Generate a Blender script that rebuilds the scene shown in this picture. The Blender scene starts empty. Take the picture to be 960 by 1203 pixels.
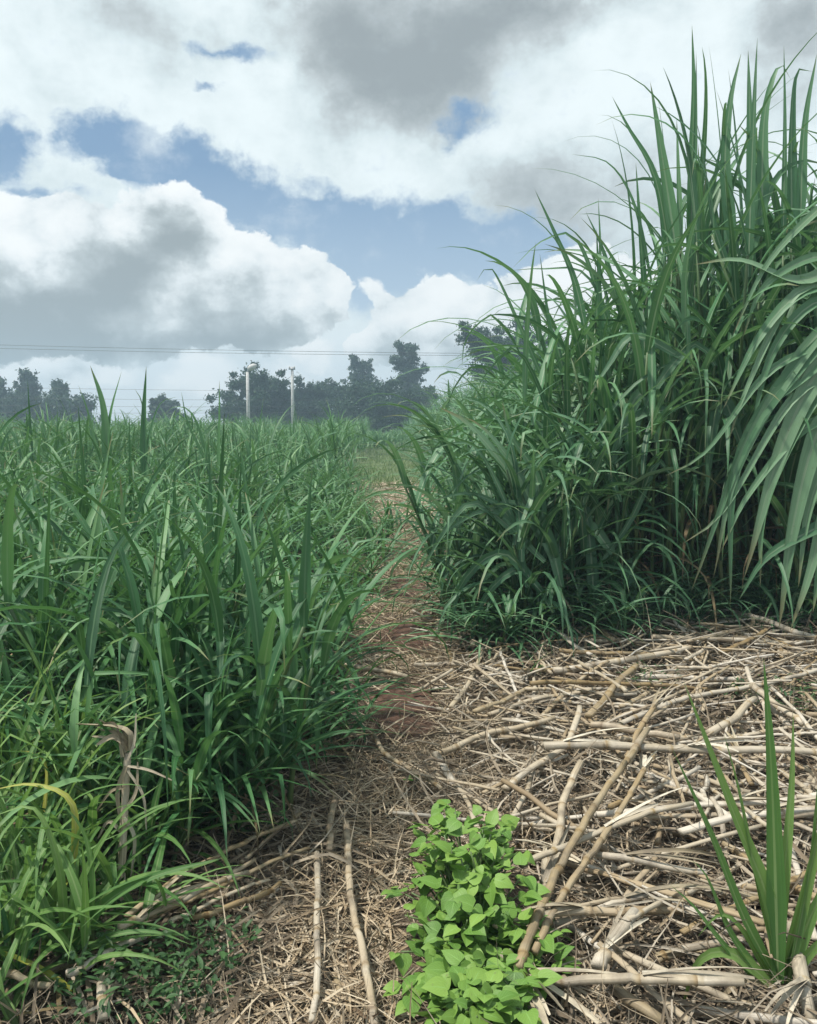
import bpy, math, random
import numpy as np
from mathutils import Vector, Matrix

rng = np.random.default_rng(7)
random.seed(7)
R = math.radians
scene = bpy.context.scene
COL = scene.collection

# ------------------------------------------------------------------ camera
CAM_H = 1.2
PITCH = R(6.3)
FPX = 1001.0                       # focal length in photograph pixels (960 x 1203)
cam = bpy.data.cameras.new("camera")
cam.sensor_fit = 'VERTICAL'
cam.angle = 2 * math.atan(601.5 / FPX)
cam.clip_start = 0.05
cam.clip_end = 2000
camo = bpy.data.objects.new("camera", cam)
COL.objects.link(camo)
camo.location = (0, 0, CAM_H)
camo.rotation_euler = (math.pi / 2 - PITCH, 0, 0)
scene.camera = camo
CP, SP = math.cos(PITCH), math.sin(PITCH)


def ray(px, py):
    a = (px - 480) / FPX
    b = (601.5 - py) / FPX
    return np.array([a, CP + SP * b, -SP + CP * b])


def at(px, py, t):
    return np.array([0, 0, CAM_H]) + ray(px, py) * t


def gz(x, y):
    """height of the ground (small humps, a litter bank on one side)"""
    x = np.asarray(x, float); y = np.asarray(y, float)
    z = 0.018 * np.sin(1.7 * x + 0.6) * np.sin(1.3 * y + 1.1) + 0.010 * np.sin(4.1 * x + 2.2 * y) + 0.008 * np.sin(3.3 * y - 2.7 * x + 1)
    bank = 0.07 / (1 + np.exp(-(x - 0.35) / 0.12)) + 0.05 / (1 + np.exp((x + 0.55) / 0.12))
    return (z + bank - 0.03) * np.clip(1.6 - np.abs(y) / 60, 0, 1)


def ground(px, py, h=0.0):
    d = ray(px, py)
    z = h
    for _ in range(6):
        t = (z - CAM_H) / d[2]
        p = np.array([0, 0, CAM_H]) + d * t
        z = float(gz(p[0], p[1])) + h
    return p


# ------------------------------------------------------------------ object helpers
def tag(o, label=None, cat=None, group=None, kind=None):
    if label: o["label"] = label
    if cat: o["category"] = cat
    if group: o["group"] = group
    if kind: o["kind"] = kind
    return o


def empty(name, loc=(0, 0, 0), rz=0.0):
    o = bpy.data.objects.new(name, None)
    o.empty_display_size = 0.1
    COL.objects.link(o)
    o.location = Vector(tuple(float(v) for v in loc))
    o.rotation_euler = (0, 0, rz)
    return o


class MB:
    """collects vertices / quads with a uv and a random value per vertex"""
    def __init__(self):
        self.v, self.f, self.uv, self.r, self.n = [], [], [], [], 0

    def add(self, v, f, uv=None, r=None):
        v = np.asarray(v, float).reshape(-1, 3)
        f = np.asarray(f, int).reshape(-1, 4)
        self.v.append(v); self.f.append(f + self.n)
        self.uv.append(np.zeros((len(v), 2)) if uv is None else np.asarray(uv, float).reshape(-1, 2))
        self.r.append(np.zeros(len(v)) if r is None else np.broadcast_to(np.asarray(r, float), (len(v),)))
        self.n += len(v)

    def mesh(self, name, mat, smooth=True, origin=(0, 0, 0)):
        v = np.concatenate(self.v) - np.asarray(origin, float); f = np.concatenate(self.f)
        uv = np.concatenate(self.uv); r = np.concatenate(self.r)
        me = bpy.data.meshes.new(name)
        me.vertices.add(len(v)); me.vertices.foreach_set("co", v.astype(np.float32).ravel())
        me.loops.add(len(f) * 4); me.loops.foreach_set("vertex_index", f.astype(np.int32).ravel())
        me.polygons.add(len(f))
        me.polygons.foreach_set("loop_start", np.arange(0, len(f) * 4, 4, dtype=np.int32))
        me.polygons.foreach_set("loop_total", np.full(len(f), 4, dtype=np.int32))
        me.polygons.foreach_set("use_smooth", np.full(len(f), smooth, dtype=bool))
        l = me.uv_layers.new(name="UVMap")
        l.data.foreach_set("uv", uv[f.ravel()].astype(np.float32).ravel())
        a = me.attributes.new("rnd", 'FLOAT', 'POINT')
        a.data.foreach_set("value", r.astype(np.float32))
        me.update(calc_edges=True); me.validate()
        me.materials.append(mat)
        return me

    def build(self, name, mat, parent=None, smooth=True, origin=(0, 0, 0)):
        o = bpy.data.objects.new(name, self.mesh(name, mat, smooth, origin))
        COL.objects.link(o)
        if parent is not None: o.parent = parent
        return o


def kids(o):
    return [c for c in bpy.data.objects if c.parent == o]


# ------------------------------------------------------------------ geometry generators
def width_profile(s, tip=1.0):
    w = np.minimum(1.0, 0.42 + 2.6 * s) * np.clip(1 - s, 0, 1) ** 0.80 * 1.22
    return np.minimum(w, 1.0)


def ribbon(mb, P, S, N, W, fold=0.22, rnd=0.0):
    """P (n,K,3) centre lines, S side unit vectors, N normals, W (n,K) full widths"""
    n, K, _ = P.shape
    l = P - S * (W[..., None] / 2) + N * (W * fold)[..., None]
    r = P + S * (W[..., None] / 2) + N * (W * fold)[..., None]
    V = np.stack([l, P, r], 2).reshape(-1, 3)             # n*K*3
    s = np.linspace(0, 1, K)
    uv = np.zeros((n, K, 3, 2)); uv[..., 0] = np.array([0, .5, 1]); uv[..., 1] = s[None, :, None]
    b = (np.arange(n) * K * 3)[:, None] + (np.arange(K - 1) * 3)[None, :]
    f1 = np.stack([b, b + 1, b + 4, b + 3], -1); f2 = np.stack([b + 1, b + 2, b + 5, b + 4], -1)
    F = np.concatenate([f1.reshape(-1, 4), f2.reshape(-1, 4)])
    rr = np.repeat(np.broadcast_to(np.asarray(rnd, float), (n,)), K * 3)
    mb.add(V, F, uv.reshape(-1, 2), rr)


def blades(mb, base, az, el0, L, W, droop, seg=9, power=1.5, kink=None, kink_at=None, twist=0.0, sway=0.0,
           fold=0.2, rnd=0.0, floor=None, wprof=None):
    """a batch of arching leaf blades"""
    base = np.asarray(base, float).reshape(-1, 3); n = len(base)
    B = lambda a: np.broadcast_to(np.asarray(a, float), (n,))[:, None]
    s = np.linspace(0, 1, seg + 1)[None, :]
    el = B(el0) - B(droop) * s ** power
    if kink is not None:
        el = el - B(kink) * np.clip((s - B(kink_at)) / 0.07, 0, 1)
    el = np.clip(el, -1.5, 1.6)
    a = B(az) + B(sway) * s
    D = np.stack([np.cos(el) * np.cos(a), np.cos(el) * np.sin(a), np.sin(el)], -1)
    step = D[:, :-1] * (B(L) / seg)[..., None]
    P = np.concatenate([base[:, None, :], base[:, None, :] + np.cumsum(step, 1)], 1)
    if floor is not None:
        P[..., 2] = np.maximum(P[..., 2], floor(P[..., 0], P[..., 1]))
    S0 = np.stack([-np.sin(a), np.cos(a), np.zeros_like(a)], -1)
    N0 = np.cross(D, S0); N0 /= np.linalg.norm(N0, axis=-1, keepdims=True)
    th = (B(twist) * s)[..., None]
    S = S0 * np.cos(th) + N0 * np.sin(th)
    N = np.cross(D, S)
    prof = width_profile(s) if wprof is None else wprof(s)
    ribbon(mb, P, S, N, B(W) * np.broadcast_to(prof, P.shape[:2]), fold, rnd)


def smooth_line(pts, K):
    pts = np.asarray(pts, float)
    if len(pts) == 2:
        u = np.linspace(0, 1, K)[:, None]
        return pts[0] * (1 - u) + pts[1] * u
    q = np.concatenate([[2 * pts[0] - pts[1]], pts, [2 * pts[-1] - pts[-2]]])
    seglen = np.linalg.norm(np.diff(pts, axis=0), axis=1); cum = np.concatenate([[0], np.cumsum(seglen)])
    out = []
    for u in np.linspace(0, cum[-1], K):
        i = min(len(pts) - 2, max(0, int(np.searchsorted(cum, u, 'right') - 1)))
        w = (u - cum[i]) / max(seglen[i], 1e-9)
        p0, p1, p2, p3 = q[i], q[i + 1], q[i + 2], q[i + 3]
        out.append(0.5 * ((2 * p1) + (-p0 + p2) * w + (2 * p0 - 5 * p1 + 4 * p2 - p3) * w ** 2 + (-p0 + 3 * p1 - 3 * p2 + p3) * w ** 3))
    return np.array(out)


def leaf_through(mb, pts, W, roll=0.0, K=15, fold=0.2, rnd=0.5, face=(0.15, -0.75, 0.6), wprof=None):
    """one leaf whose centre line passes through 3-D points; face is the way its upper side looks"""
    P = smooth_line(pts, K)
    T = np.gradient(P, axis=0); T /= np.linalg.norm(T, axis=1, keepdims=True)
    f = np.asarray(face, float); f = f / np.linalg.norm(f)
    S = np.cross(T, f[None]); S /= np.linalg.norm(S, axis=1, keepdims=True) + 1e-9
    N = np.cross(S, T)
    s = np.linspace(0, 1, K)
    th = (roll * (0.4 + 0.6 * s))[:, None]
    S2 = S * np.cos(th) + N * np.sin(th); N2 = np.cross(S2, T)
    prof = width_profile(s) if wprof is None else wprof(s)
    ribbon(mb, P[None], S2[None], N2[None], (W * prof)[None], fold, rnd)


def tube(mb, P, rad, sides=8, rnd=None, cap=True, v0=0.0, squash=1.0):
    P = np.asarray(P, float); K = len(P); rad = np.broadcast_to(np.asarray(rad, float), (K,))
    T = np.gradient(P, axis=0); T /= np.linalg.norm(T, axis=1, keepdims=True)
    ref = np.array([0, 0, 1.0]) if abs(T[:, 2]).mean() < 0.8 else np.array([1.0, 0, 0])
    A = np.cross(T, ref); A /= np.linalg.norm(A, axis=1, keepdims=True); Bv = np.cross(T, A)
    if cap:
        P = np.concatenate([P[:1], P, P[-1:]]); rad = np.concatenate([[0.0], rad, [0.0]])
        A = np.concatenate([A[:1], A, A[-1:]]); Bv = np.concatenate([Bv[:1], Bv, Bv[-1:]])
        if rnd is not None and np.ndim(rnd): rnd = np.concatenate([rnd[:1], rnd, rnd[-1:]])
        K += 2
    ang = np.linspace(0, 2 * math.pi, sides, endpoint=False)
    V = P[:, None] + rad[:, None, None] * (np.cos(ang)[None, :, None] * A[:, None] + squash * np.sin(ang)[None, :, None] * Bv[:, None])
    i = np.arange(K - 1)[:, None] * sides; j = np.arange(sides)[None]; j2 = (j + 1) % sides
    F = np.stack([i + j, i + j2, i + sides + j2, i + sides + j], -1).reshape(-1, 4)
    L = np.concatenate([[0], np.cumsum(np.linalg.norm(np.diff(P, axis=0), axis=1))])
    uv = np.zeros((K, sides, 2)); uv[..., 0] = ang / (2 * math.pi); uv[..., 1] = L[:, None] + v0
    rr = np.zeros(K) if rnd is None else np.broadcast_to(np.asarray(rnd, float), (K,))
    mb.add(V.reshape(-1, 3), F, uv.reshape(-1, 2), np.repeat(rr, sides))


# ------------------------------------------------------------------ materials
def nodes_of(m):
    m.use_nodes = True
    nt = m.node_tree; nt.nodes.clear()
    return nt, nt.nodes.new, nt.links.new


def ramp(nt, stops, src=None, interp='LINEAR'):
    n = nt.nodes.new("ShaderNodeValToRGB"); n.color_ramp.interpolation = interp
    e = n.color_ramp.elements
    while len(e) < len(stops): e.new(0.5)
    for el, (p, c) in zip(e, stops):
        el.position = p; el.color = (*c, 1)
    if src is not None: nt.links.new(src, n.inputs[0])
    return n.outputs[0]


def math_node(nt, op, a, b=None, clamp=False):
    n = nt.nodes.new("ShaderNodeMath"); n.operation = op; n.use_clamp = clamp
    for i, x in enumerate((a, b)):
        if x is None: continue
        if isinstance(x, (int, float)): n.inputs[i].default_value = x
        else: nt.links.new(x, n.inputs[i])
    return n.outputs[0]


def mixc(nt, fac, a, b, mode='MIX'):
    n = nt.nodes.new("ShaderNodeMix"); n.data_type = 'RGBA'; n.blend_type = mode
    for i, x in ((0, fac), (6, a), (7, b)):
        if isinstance(x, (int, float)): n.inputs[i].default_value = x
        elif isinstance(x, tuple): n.inputs[i].default_value = (*x, 1)
        else: nt.links.new(x, n.inputs[i])
    return n.outputs[2]


def noise(nt, vec, scale, detail=4, rough=0.55, dist=0.0, out=0):
    n = nt.nodes.new("ShaderNodeTexNoise"); n.inputs['Scale'].default_value = scale
    n.inputs['Detail'].default_value = detail; n.inputs['Roughness'].default_value = rough
    n.inputs['Distortion'].default_value = dist
    if vec is not None: nt.links.new(vec, n.inputs['Vector'])
    return n.outputs[out]


def mat_leaf(name, stops, rib=(0.2, 0.3, 0.16), trans=0.28, transcol=(0.14, 0.30, 0.06), rough=0.5, tip=None, ribw=0.07, spec=0.42, veins=False):
    m = bpy.data.materials.new(name); nt, N, Lk = nodes_of(m)
    out = N("ShaderNodeOutputMaterial"); at_ = N("ShaderNodeAttribute"); at_.attribute_name = "rnd"
    oi = N("ShaderNodeObjectInfo"); uv = N("ShaderNodeUVMap")
    sep = N("ShaderNodeSeparateXYZ"); Lk(uv.outputs[0], sep.inputs[0])
    c = ramp(nt, stops, at_.outputs['Fac'])
    # long streaks along the blade
    comb = N("ShaderNodeCombineXYZ")
    Lk(math_node(nt, 'MULTIPLY', sep.outputs[0], 14.0), comb.inputs[0]); Lk(math_node(nt, 'MULTIPLY', sep.outputs[1], 2.5), comb.inputs[1])
    Lk(math_node(nt, 'MULTIPLY', at_.outputs['Fac'], 57.0), comb.inputs[2])
    st = noise(nt, comb.outputs[0], 1.0, 3)
    hs = N("ShaderNodeHueSaturation"); Lk(c, hs.inputs['Color'])
    v = math_node(nt, 'ADD', math_node(nt, 'MULTIPLY', st, 0.5), math_node(nt, 'MULTIPLY', oi.outputs['Random'], 0.4))
    Lk(math_node(nt, 'ADD', v, 0.56), hs.inputs['Value'])
    Lk(math_node(nt, 'ADD', math_node(nt, 'MULTIPLY', oi.outputs['Random'], -0.032), 0.508), hs.inputs['Hue'])
    c = hs.outputs[0]
    d = math_node(nt, 'ABSOLUTE', math_node(nt, 'SUBTRACT', sep.outputs[0], 0.5))
    ribf = math_node(nt, 'MULTIPLY', math_node(nt, 'LESS_THAN', d, ribw), math_node(nt, 'SUBTRACT', 0.75, math_node(nt, 'MULTIPLY', sep.outputs[1], 0.6)))
    c = mixc(nt, ribf, c, rib)
    tco = N("ShaderNodeTexCoord"); sp_ = noise(nt, tco.outputs['Object'], 55.0, 3, .6)
    ms = N("ShaderNodeMapRange"); ms.inputs[1].default_value = 0.66; ms.inputs[2].default_value = 0.74; ms.inputs[4].default_value = 0.55; Lk(sp_, ms.inputs[0])
    c = mixc(nt, ms.outputs[0], c, (0.16, 0.15, 0.07))
    if veins:
        vv = math_node(nt, 'FRACT', math_node(nt, 'MULTIPLY', math_node(nt, 'SUBTRACT', sep.outputs[1], math_node(nt, 'MULTIPLY', d, .9)), 7.0))
        c = mixc(nt, math_node(nt, 'MULTIPLY', math_node(nt, 'LESS_THAN', vv, .13), .4), c, rib)
    if tip:
        tf = N("ShaderNodeMapRange"); tf.inputs[1].default_value = 0.86; tf.inputs[2].default_value = 1.0
        nz = math_node(nt, 'MULTIPLY', math_node(nt, 'SUBTRACT', at_.outputs['Fac'], 0.6), 0.22)
        Lk(math_node(nt, 'ADD', sep.outputs[1], nz), tf.inputs[0])
        c = mixc(nt, tf.outputs[0], c, tip)
    p = N("ShaderNodeBsdfPrincipled"); Lk(c, p.inputs['Base Color'])
    p.inputs['Roughness'].default_value = rough; p.inputs['Specular IOR Level'].default_value = spec
    bmp = N("ShaderNodeBump"); bmp.inputs['Strength'].default_value = 0.25; bmp.inputs['Distance'].default_value = 0.004
    Lk(st, bmp.inputs['Height']); Lk(bmp.outputs[0], p.inputs['Normal'])
    tr = N("ShaderNodeBsdfTranslucent")
    Lk(mixc(nt, 0.5, transcol, c), tr.inputs[0])
    mx = N("ShaderNodeMixShader"); mx.inputs[0].default_value = trans
    Lk(p.outputs[0], mx.inputs[1]); Lk(tr.outputs[0], mx.inputs[2]); Lk(mx.outputs[0], out.inputs[0])
    return m


def mat_straw(name, stops, rough=0.75, trans=0.0, fib=60.0):
    """dry cane or dry leaf: colour by the piece's own value, fibres along its length, blotches of mould"""
    m = bpy.data.materials.new(name); nt, N, Lk = nodes_of(m)
    out = N("ShaderNodeOutputMaterial"); a = N("ShaderNodeAttribute"); a.attribute_name = "rnd"
    oi = N("ShaderNodeObjectInfo"); uv = N("ShaderNodeUVMap"); tc = N("ShaderNodeTexCoord")
    sep = N("ShaderNodeSeparateXYZ"); Lk(uv.outputs[0], sep.inputs[0])
    comb = N("ShaderNodeCombineXYZ")
    Lk(math_node(nt, 'MULTIPLY', sep.outputs[0], 22.0), comb.inputs[0]); Lk(math_node(nt, 'MULTIPLY', sep.outputs[1], 3.0), comb.inputs[1])
    Lk(math_node(nt, 'MULTIPLY', oi.outputs['Random'], 91.0), comb.inputs[2])
    st = noise(nt, comb.outputs[0], 1.0, 4)
    bl = noise(nt, tc.outputs['Object'], 9.0, 5, 0.65)
    c = ramp(nt, stops, a.outputs['Fac'])
    hs = N("ShaderNodeHueSaturation"); Lk(c, hs.inputs['Color'])
    v = math_node(nt, 'ADD', math_node(nt, 'MULTIPLY', st, 0.7), math_node(nt, 'MULTIPLY', oi.outputs['Random'], 0.4))
    Lk(math_node(nt, 'ADD', v, 0.42), hs.inputs['Value'])
    Lk(math_node(nt, 'ADD', math_node(nt, 'MULTIPLY', oi.outputs['Random'], -0.4), 1.15), hs.inputs['Saturation'])
    mr = N("ShaderNodeMapRange"); mr.inputs[1].default_value = 0.50; mr.inputs[2].default_value = 0.68; mr.inputs[4].default_value = 0.7
    ck = N("ShaderNodeMapRange"); ck.inputs[1].default_value = 0.60; ck.inputs[2].default_value = 0.66; ck.inputs[4].default_value = 0.6; Lk(st, ck.inputs[0])
    Lk(bl, mr.inputs[0])
    c = mixc(nt, mr.outputs[0], hs.outputs[0], (0.15, 0.12, 0.09)); c = mixc(nt, ck.outputs[0], c, (0.10, 0.075, 0.05))
    p = N("ShaderNodeBsdfPrincipled"); Lk(c, p.inputs['Base Color']); p.inputs['Roughness'].default_value = rough
    p.inputs['Specular IOR Level'].default_value = 0.3
    bmp = N("ShaderNodeBump"); bmp.inputs['Strength'].default_value = 0.5; bmp.inputs['Distance'].default_value = 0.004
    Lk(st, bmp.inputs['Height']); Lk(bmp.outputs[0], p.inputs['Normal'])
    Lk(p.outputs[0], out.inputs[0])
    return m


def mat_plain(name, col, rough=0.8, var=0.3, scale=12.0, metal=0.0):
    m = bpy.data.materials.new(name); nt, N, Lk = nodes_of(m)
    out = N("ShaderNodeOutputMaterial"); p = N("ShaderNodeBsdfPrincipled"); tc = N("ShaderNodeTexCoord")
    n_ = noise(nt, tc.outputs['Object'], scale, 5)
    c = ramp(nt, [(0.3, tuple(x * (1 - var) for x in col)), (0.7, tuple(min(1, x * (1 + var)) for x in col))], n_)
    Lk(c, p.inputs['Base Color']); p.inputs['Roughness'].default_value = rough; p.inputs['Metallic'].default_value = metal
    Lk(p.outputs[0], out.inputs[0])
    return m


G1 = [(0.0, (0.030, 0.108, 0.040)), (0.45, (0.060, 0.182, 0.066)), (0.8, (0.105, 0.255, 0.098)), (1.0, (0.18, 0.34, 0.145))]
G2 = [(0.0, (0.040, 0.120, 0.058)), (0.45, (0.078, 0.200, 0.096)), (0.8, (0.135, 0.28, 0.145)), (1.0, (0.21, 0.36, 0.205))]
M = {}
M['blade_short'] = mat_leaf("field_grass_blade", G1, rib=(0.16, 0.28, 0.14), tip=(0.22, 0.2, 0.09))
M['blade_tall'] = mat_leaf("tall_grass_blade", G2, rib=(0.36, 0.46, 0.30), tip=(0.2, 0.2, 0.1), rough=0.48)
M['shoot'] = mat_leaf("young_shoot_blade", [(0, (0.075, 0.19, 0.045)), (0.6, (0.125, 0.26, 0.065)), (0.95, (0.19, 0.33, 0.10)), (1.0, (0.34, 0.38, 0.07))],
                      rib=(0.32, 0.42, 0.18), trans=0.36, transcol=(0.22, 0.40, 0.07))
M['yellow'] = mat_leaf("yellowing_blade", [(0, (0.30, 0.36, 0.06)), (1, (0.42, 0.42, 0.09))], rib=(0.5, 0.45, 0.2), transcol=(0.5, 0.42, 0.08), tip=(0.45, 0.33, 0.12))
M['weed'] = mat_leaf("broad_weed_leaf", [(0, (0.045, 0.135, 0.024)), (0.5, (0.082, 0.21, 0.036)), (1, (0.145, 0.29, 0.055))],
                     rib=(0.24, 0.42, 0.12), trans=0.22, transcol=(0.16, 0.34, 0.05), rough=0.5, ribw=0.025, spec=0.35, veins=True)
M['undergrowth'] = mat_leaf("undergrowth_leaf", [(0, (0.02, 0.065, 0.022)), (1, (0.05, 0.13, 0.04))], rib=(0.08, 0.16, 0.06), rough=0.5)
M['lane'] = mat_leaf("short_lane_grass", [(0, (0.07, 0.14, 0.045)), (1, (0.16, 0.24, 0.08))], rib=(0.16, 0.24, 0.1), rough=0.5)
M['stalk'] = mat_leaf("green_stalk", [(0, (0.05, 0.11, 0.04)), (0.7, (0.11, 0.17, 0.06)), (1.0, (0.24, 0.22, 0.10))], rib=(0.11, 0.17, 0.06), trans=0.0, rough=0.5)
M['deadleaf'] = mat_straw("dead_hanging_leaf", [(0, (0.16, 0.12, 0.065)), (1, (0.33, 0.26, 0.15))])
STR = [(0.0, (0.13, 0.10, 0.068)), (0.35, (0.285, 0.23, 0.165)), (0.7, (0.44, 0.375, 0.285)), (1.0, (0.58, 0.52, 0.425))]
M['litter'] = mat_straw("dry_leaf_litter", STR)
M['straw'] = mat_straw("trodden_straw", [(0.0, (0.14, 0.095, 0.055)), (0.35, (0.33, 0.245, 0.145)), (0.7, (0.50, 0.395, 0.255)), (1.0, (0.62, 0.52, 0.37))])
CAN = [(0.0, (0.15, 0.095, 0.05)), (0.3, (0.35, 0.26, 0.145)), (0.6, (0.44, 0.365, 0.25)), (1.0, (0.55, 0.495, 0.405))]
M['cane'] = mat_straw("dry_cane", CAN, rough=0.55)
M['sheath'] = mat_straw("papery_sheath", [(0, (0.32, 0.26, 0.165)), (1, (0.60, 0.53, 0.39))], rough=0.7)
M['bark'] = mat_plain("bark", (0.10, 0.085, 0.07), 0.9)
M['concrete'] = mat_plain("weathered_concrete", (0.50, 0.49, 0.47), 0.8, 0.15)
M['lamp'] = mat_plain("lamp_housing", (0.22, 0.23, 0.25), 0.5, 0.1)
M['wire'] = mat_plain("cable", (0.07, 0.07, 0.075), 0.5, 0.1)


def mat_crown(name, a, b):
    m = bpy.data.materials.new(name); nt, N, Lk = nodes_of(m)
    out = N("ShaderNodeOutputMaterial"); p = N("ShaderNodeBsdfPrincipled"); at_ = N("ShaderNodeAttribute"); at_.attribute_name = "rnd"
    c = ramp(nt, [(0, a), (1, b)], at_.outputs['Fac'])
    Lk(c, p.inputs['Base Color']); p.inputs['Roughness'].default_value = 0.6; p.inputs['Specular IOR Level'].default_value = 0.3
    tr = N("ShaderNodeBsdfTranslucent"); Lk(c, tr.inputs[0]); mx = N("ShaderNodeMixShader"); mx.inputs[0].default_value = 0.2
    Lk(p.outputs[0], mx.inputs[1]); Lk(tr.outputs[0], mx.inputs[2]); Lk(mx.outputs[0], out.inputs[0])
    return m


M['crown_dark'] = mat_crown("dark_tree_leaves", (0.016, 0.046, 0.022), (0.052, 0.108, 0.05))
M['crown_grey'] = mat_crown("grey_green_tree_leaves", (0.03, 0.062, 0.038), (0.075, 0.125, 0.072))

# ------------------------------------------------------------------ world: sky and clouds
SUN_EL, SUN_AZ = R(66), R(-100)       # azimuth measured from +Y (ahead) towards +X


def build_world():
    w = bpy.data.worlds.new("World"); scene.world = w; w.use_nodes = True
    nt = w.node_tree; nt.nodes.clear(); N, Lk = nt.nodes.new, nt.links.new
    out = N("ShaderNodeOutputWorld"); bg = N("ShaderNodeBackground"); Lk(bg.outputs[0], out.inputs[0])
    bg.inputs['Strength'].default_value = 0.080
    sky = N("ShaderNodeTexSky"); sky.sky_type = 'NISHITA'; sky.sun_disc = False
    sky.sun_elevation = SUN_EL; sky.sun_rotation = SUN_AZ
    sky.air_density = 1.0; sky.dust_density = 1.2; sky.ozone_density = 2.0
    tc = N("ShaderNodeTexCoord"); d = tc.outputs['Generated']
    sp = N("ShaderNodeSeparateXYZ"); Lk(d, sp.inputs[0])
    az = math_node(nt, 'ARCTAN2', sp.outputs[0], sp.outputs[1]); el = math_node(nt, 'ARCSINE', sp.outputs[2])
    cb = N("ShaderNodeCombineXYZ"); Lk(az, cb.inputs[0]); Lk(el, cb.inputs[1])

    def vop(op, a, b):
        n = N("ShaderNodeVectorMath"); n.operation = op; Lk(a, n.inputs[0])
        if op == 'SCALE': n.inputs[3].default_value = b
        elif isinstance(b, tuple): n.inputs[1].default_value = b
        else: Lk(b, n.inputs[1])
        return n.outputs[0]

    def nz(P, scale, detail, rough, seed, out=0, lac=2.0):
        n = N("ShaderNodeTexNoise"); n.inputs['Scale'].default_value = scale; n.inputs['Detail'].default_value = detail
        n.inputs['Roughness'].default_value = rough; n.inputs['Lacunarity'].default_value = lac
        Lk(vop('ADD', P, (seed, seed * .7, seed * 1.3)), n.inputs['Vector'])
        return n.outputs[out]
    # bearing / elevation pushed about by noise so that cloud outlines billow
    def warp(P, scale, amt, detail, seed):
        return vop('ADD', P, vop('SCALE', vop('SUBTRACT', nz(P, scale, detail, .58, seed, 1), (.5, .5, .5)), amt))
    P0 = vop('MULTIPLY', cb.outputs[0], (1, 1.25, 1)); INV = (1, 0.8, 1)
    Pw = vop('MULTIPLY', warp(warp(P0, 6, 0.14, 7, 3.1), 26, .05, 7, 6.6), INV)
    Pc = vop('MULTIPLY', warp(warp(P0, 13, 0.075, 7, 8.4), 42, .022, 6, 4.6), INV)

    def blob(P, px, py, rx, ry, rot=0.0):
        r_ = ray(px, py); r_ = r_ / np.linalg.norm(r_)
        a0, e0 = math.atan2(r_[0], r_[1]), math.asin(r_[2])
        mp = N("ShaderNodeMapping"); mp.vector_type = 'TEXTURE'
        mp.inputs['Location'].default_value = (a0, e0, 0); mp.inputs['Rotation'].default_value = (0, 0, R(rot))
        mp.inputs['Scale'].default_value = (rx / FPX, ry / FPX, 1); Lk(P, mp.inputs[0])
        g = N("ShaderNodeTexGradient"); g.gradient_type = 'SPHERICAL'; Lk(mp.outputs[0], g.inputs[0])
        return g.outputs['Fac']

    def many(P, lst, op='MAXIMUM'):
        acc = None
        for b in lst:
            wgt = b[5] if len(b) > 5 else 1.0
            f = blob(P, *b[:5])
            if wgt != 1.0: f = math_node(nt, 'MULTIPLY', f, wgt)
            acc = f if acc is None else math_node(nt, op, acc, f)
        return acc

    def step(x, a, b):
        m_ = N("ShaderNodeMapRange"); m_.interpolation_type = 'SMOOTHSTEP'
        m_.inputs[1].default_value = a; m_.inputs[2].default_value = b; Lk(x, m_.inputs[0]); return m_.outputs[0]

    def mul(a, b): return math_node(nt, 'MULTIPLY', a, b)
    def add(a, b): return math_node(nt, 'ADD', a, b)
    def sub(a, b): return math_node(nt, 'SUBTRACT', a, b)
    n_big = nz(P0, 4.5, 6, .55, 1.7)
    n_mid = nz(P0, 9.0, 9, .60, 5.2)
    vo = N("ShaderNodeTexVoronoi"); vo.feature = 'F1'; vo.inputs['Scale'].default_value = 17
    Lk(warp(P0, 20, .05, 5, 2.9), vo.inputs['Vector'])
    n_puff = sub(1.0, mul(vo.outputs['Distance'], 1.25))
    n_fine = nz(P0, 30.0, 8, .62, 2.2)
    # ---- blue gaps in the high layer
    holes = many(Pw, [(250, 235, 170, 52, -16), (400, 275, 200, 60, -6), (520, 285, 170, 58, -2), (600, 300, 110, 66, 0), (125, 172, 70, 38, 0, .8), (0, 180, 55, 55, 0, .8),
                      (265, 52, 50, 18, 0, .52), (540, 146, 50, 30, 0, .58), (250, 113, 30, 14, 0, .5), (185, 215, 90, 34, -15), (440, 330, 130, 60, 0, .9), (60, 235, 90, 30, 0, .6)])
    hole = step(add(holes, add(mul(sub(n_fine, .5), .75), mul(sub(n_mid, .5), .5))), 0.08, 0.52)
    behind = math_node(nt, 'GREATER_THAN', math_node(nt, 'ABSOLUTE', az), 0.62)
    hole = math_node(nt, 'MAXIMUM', hole, mul(mul(step(n_big, 0.52, 0.46), .8), behind))
    # ---- grey undersides of the high layer
    dark = many(Pw, [(500, 40, 210, 110, -6, 1.15), (440, 125, 130, 85, 0, .75), (400, 20, 150, 60, 0, .4), (150, 30, 190, 70, 0, .55), (740, 225, 190, 80, 0, .62), (600, 215, 130, 50, 0, .4),
                     (965, 40, 90, 90, 0, .9), (650, 5, 150, 40, 0, .6), (690, 275, 140, 50, 0, .25), (60, 110, 90, 30, 0, .15)], 'ADD')
    dk = add(mul(dark, .86), add(mul(sub(.55, n_mid), 1.25), mul(sub(.5, n_fine), .55)))
    high = ramp(nt, [(0.0, (8.8, 9.7, 9.9)), (0.3, (7.1, 8.1, 8.35)), (0.6, (5.25, 5.85, 6.05)), (1.0, (3.3, 3.75, 3.95))], step(dk, -0.12, 1.1))
    # ---- blue of the gap, paler towards the horizon, with thin wisps
    blue = mixc(nt, 0.75, sky.outputs[0], (2.3, 3.75, 5.7))
    grad = N("ShaderNodeMapRange"); grad.inputs[1].default_value = 0.05; grad.inputs[2].default_value = 0.27; Lk(el, grad.inputs[0])
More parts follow.
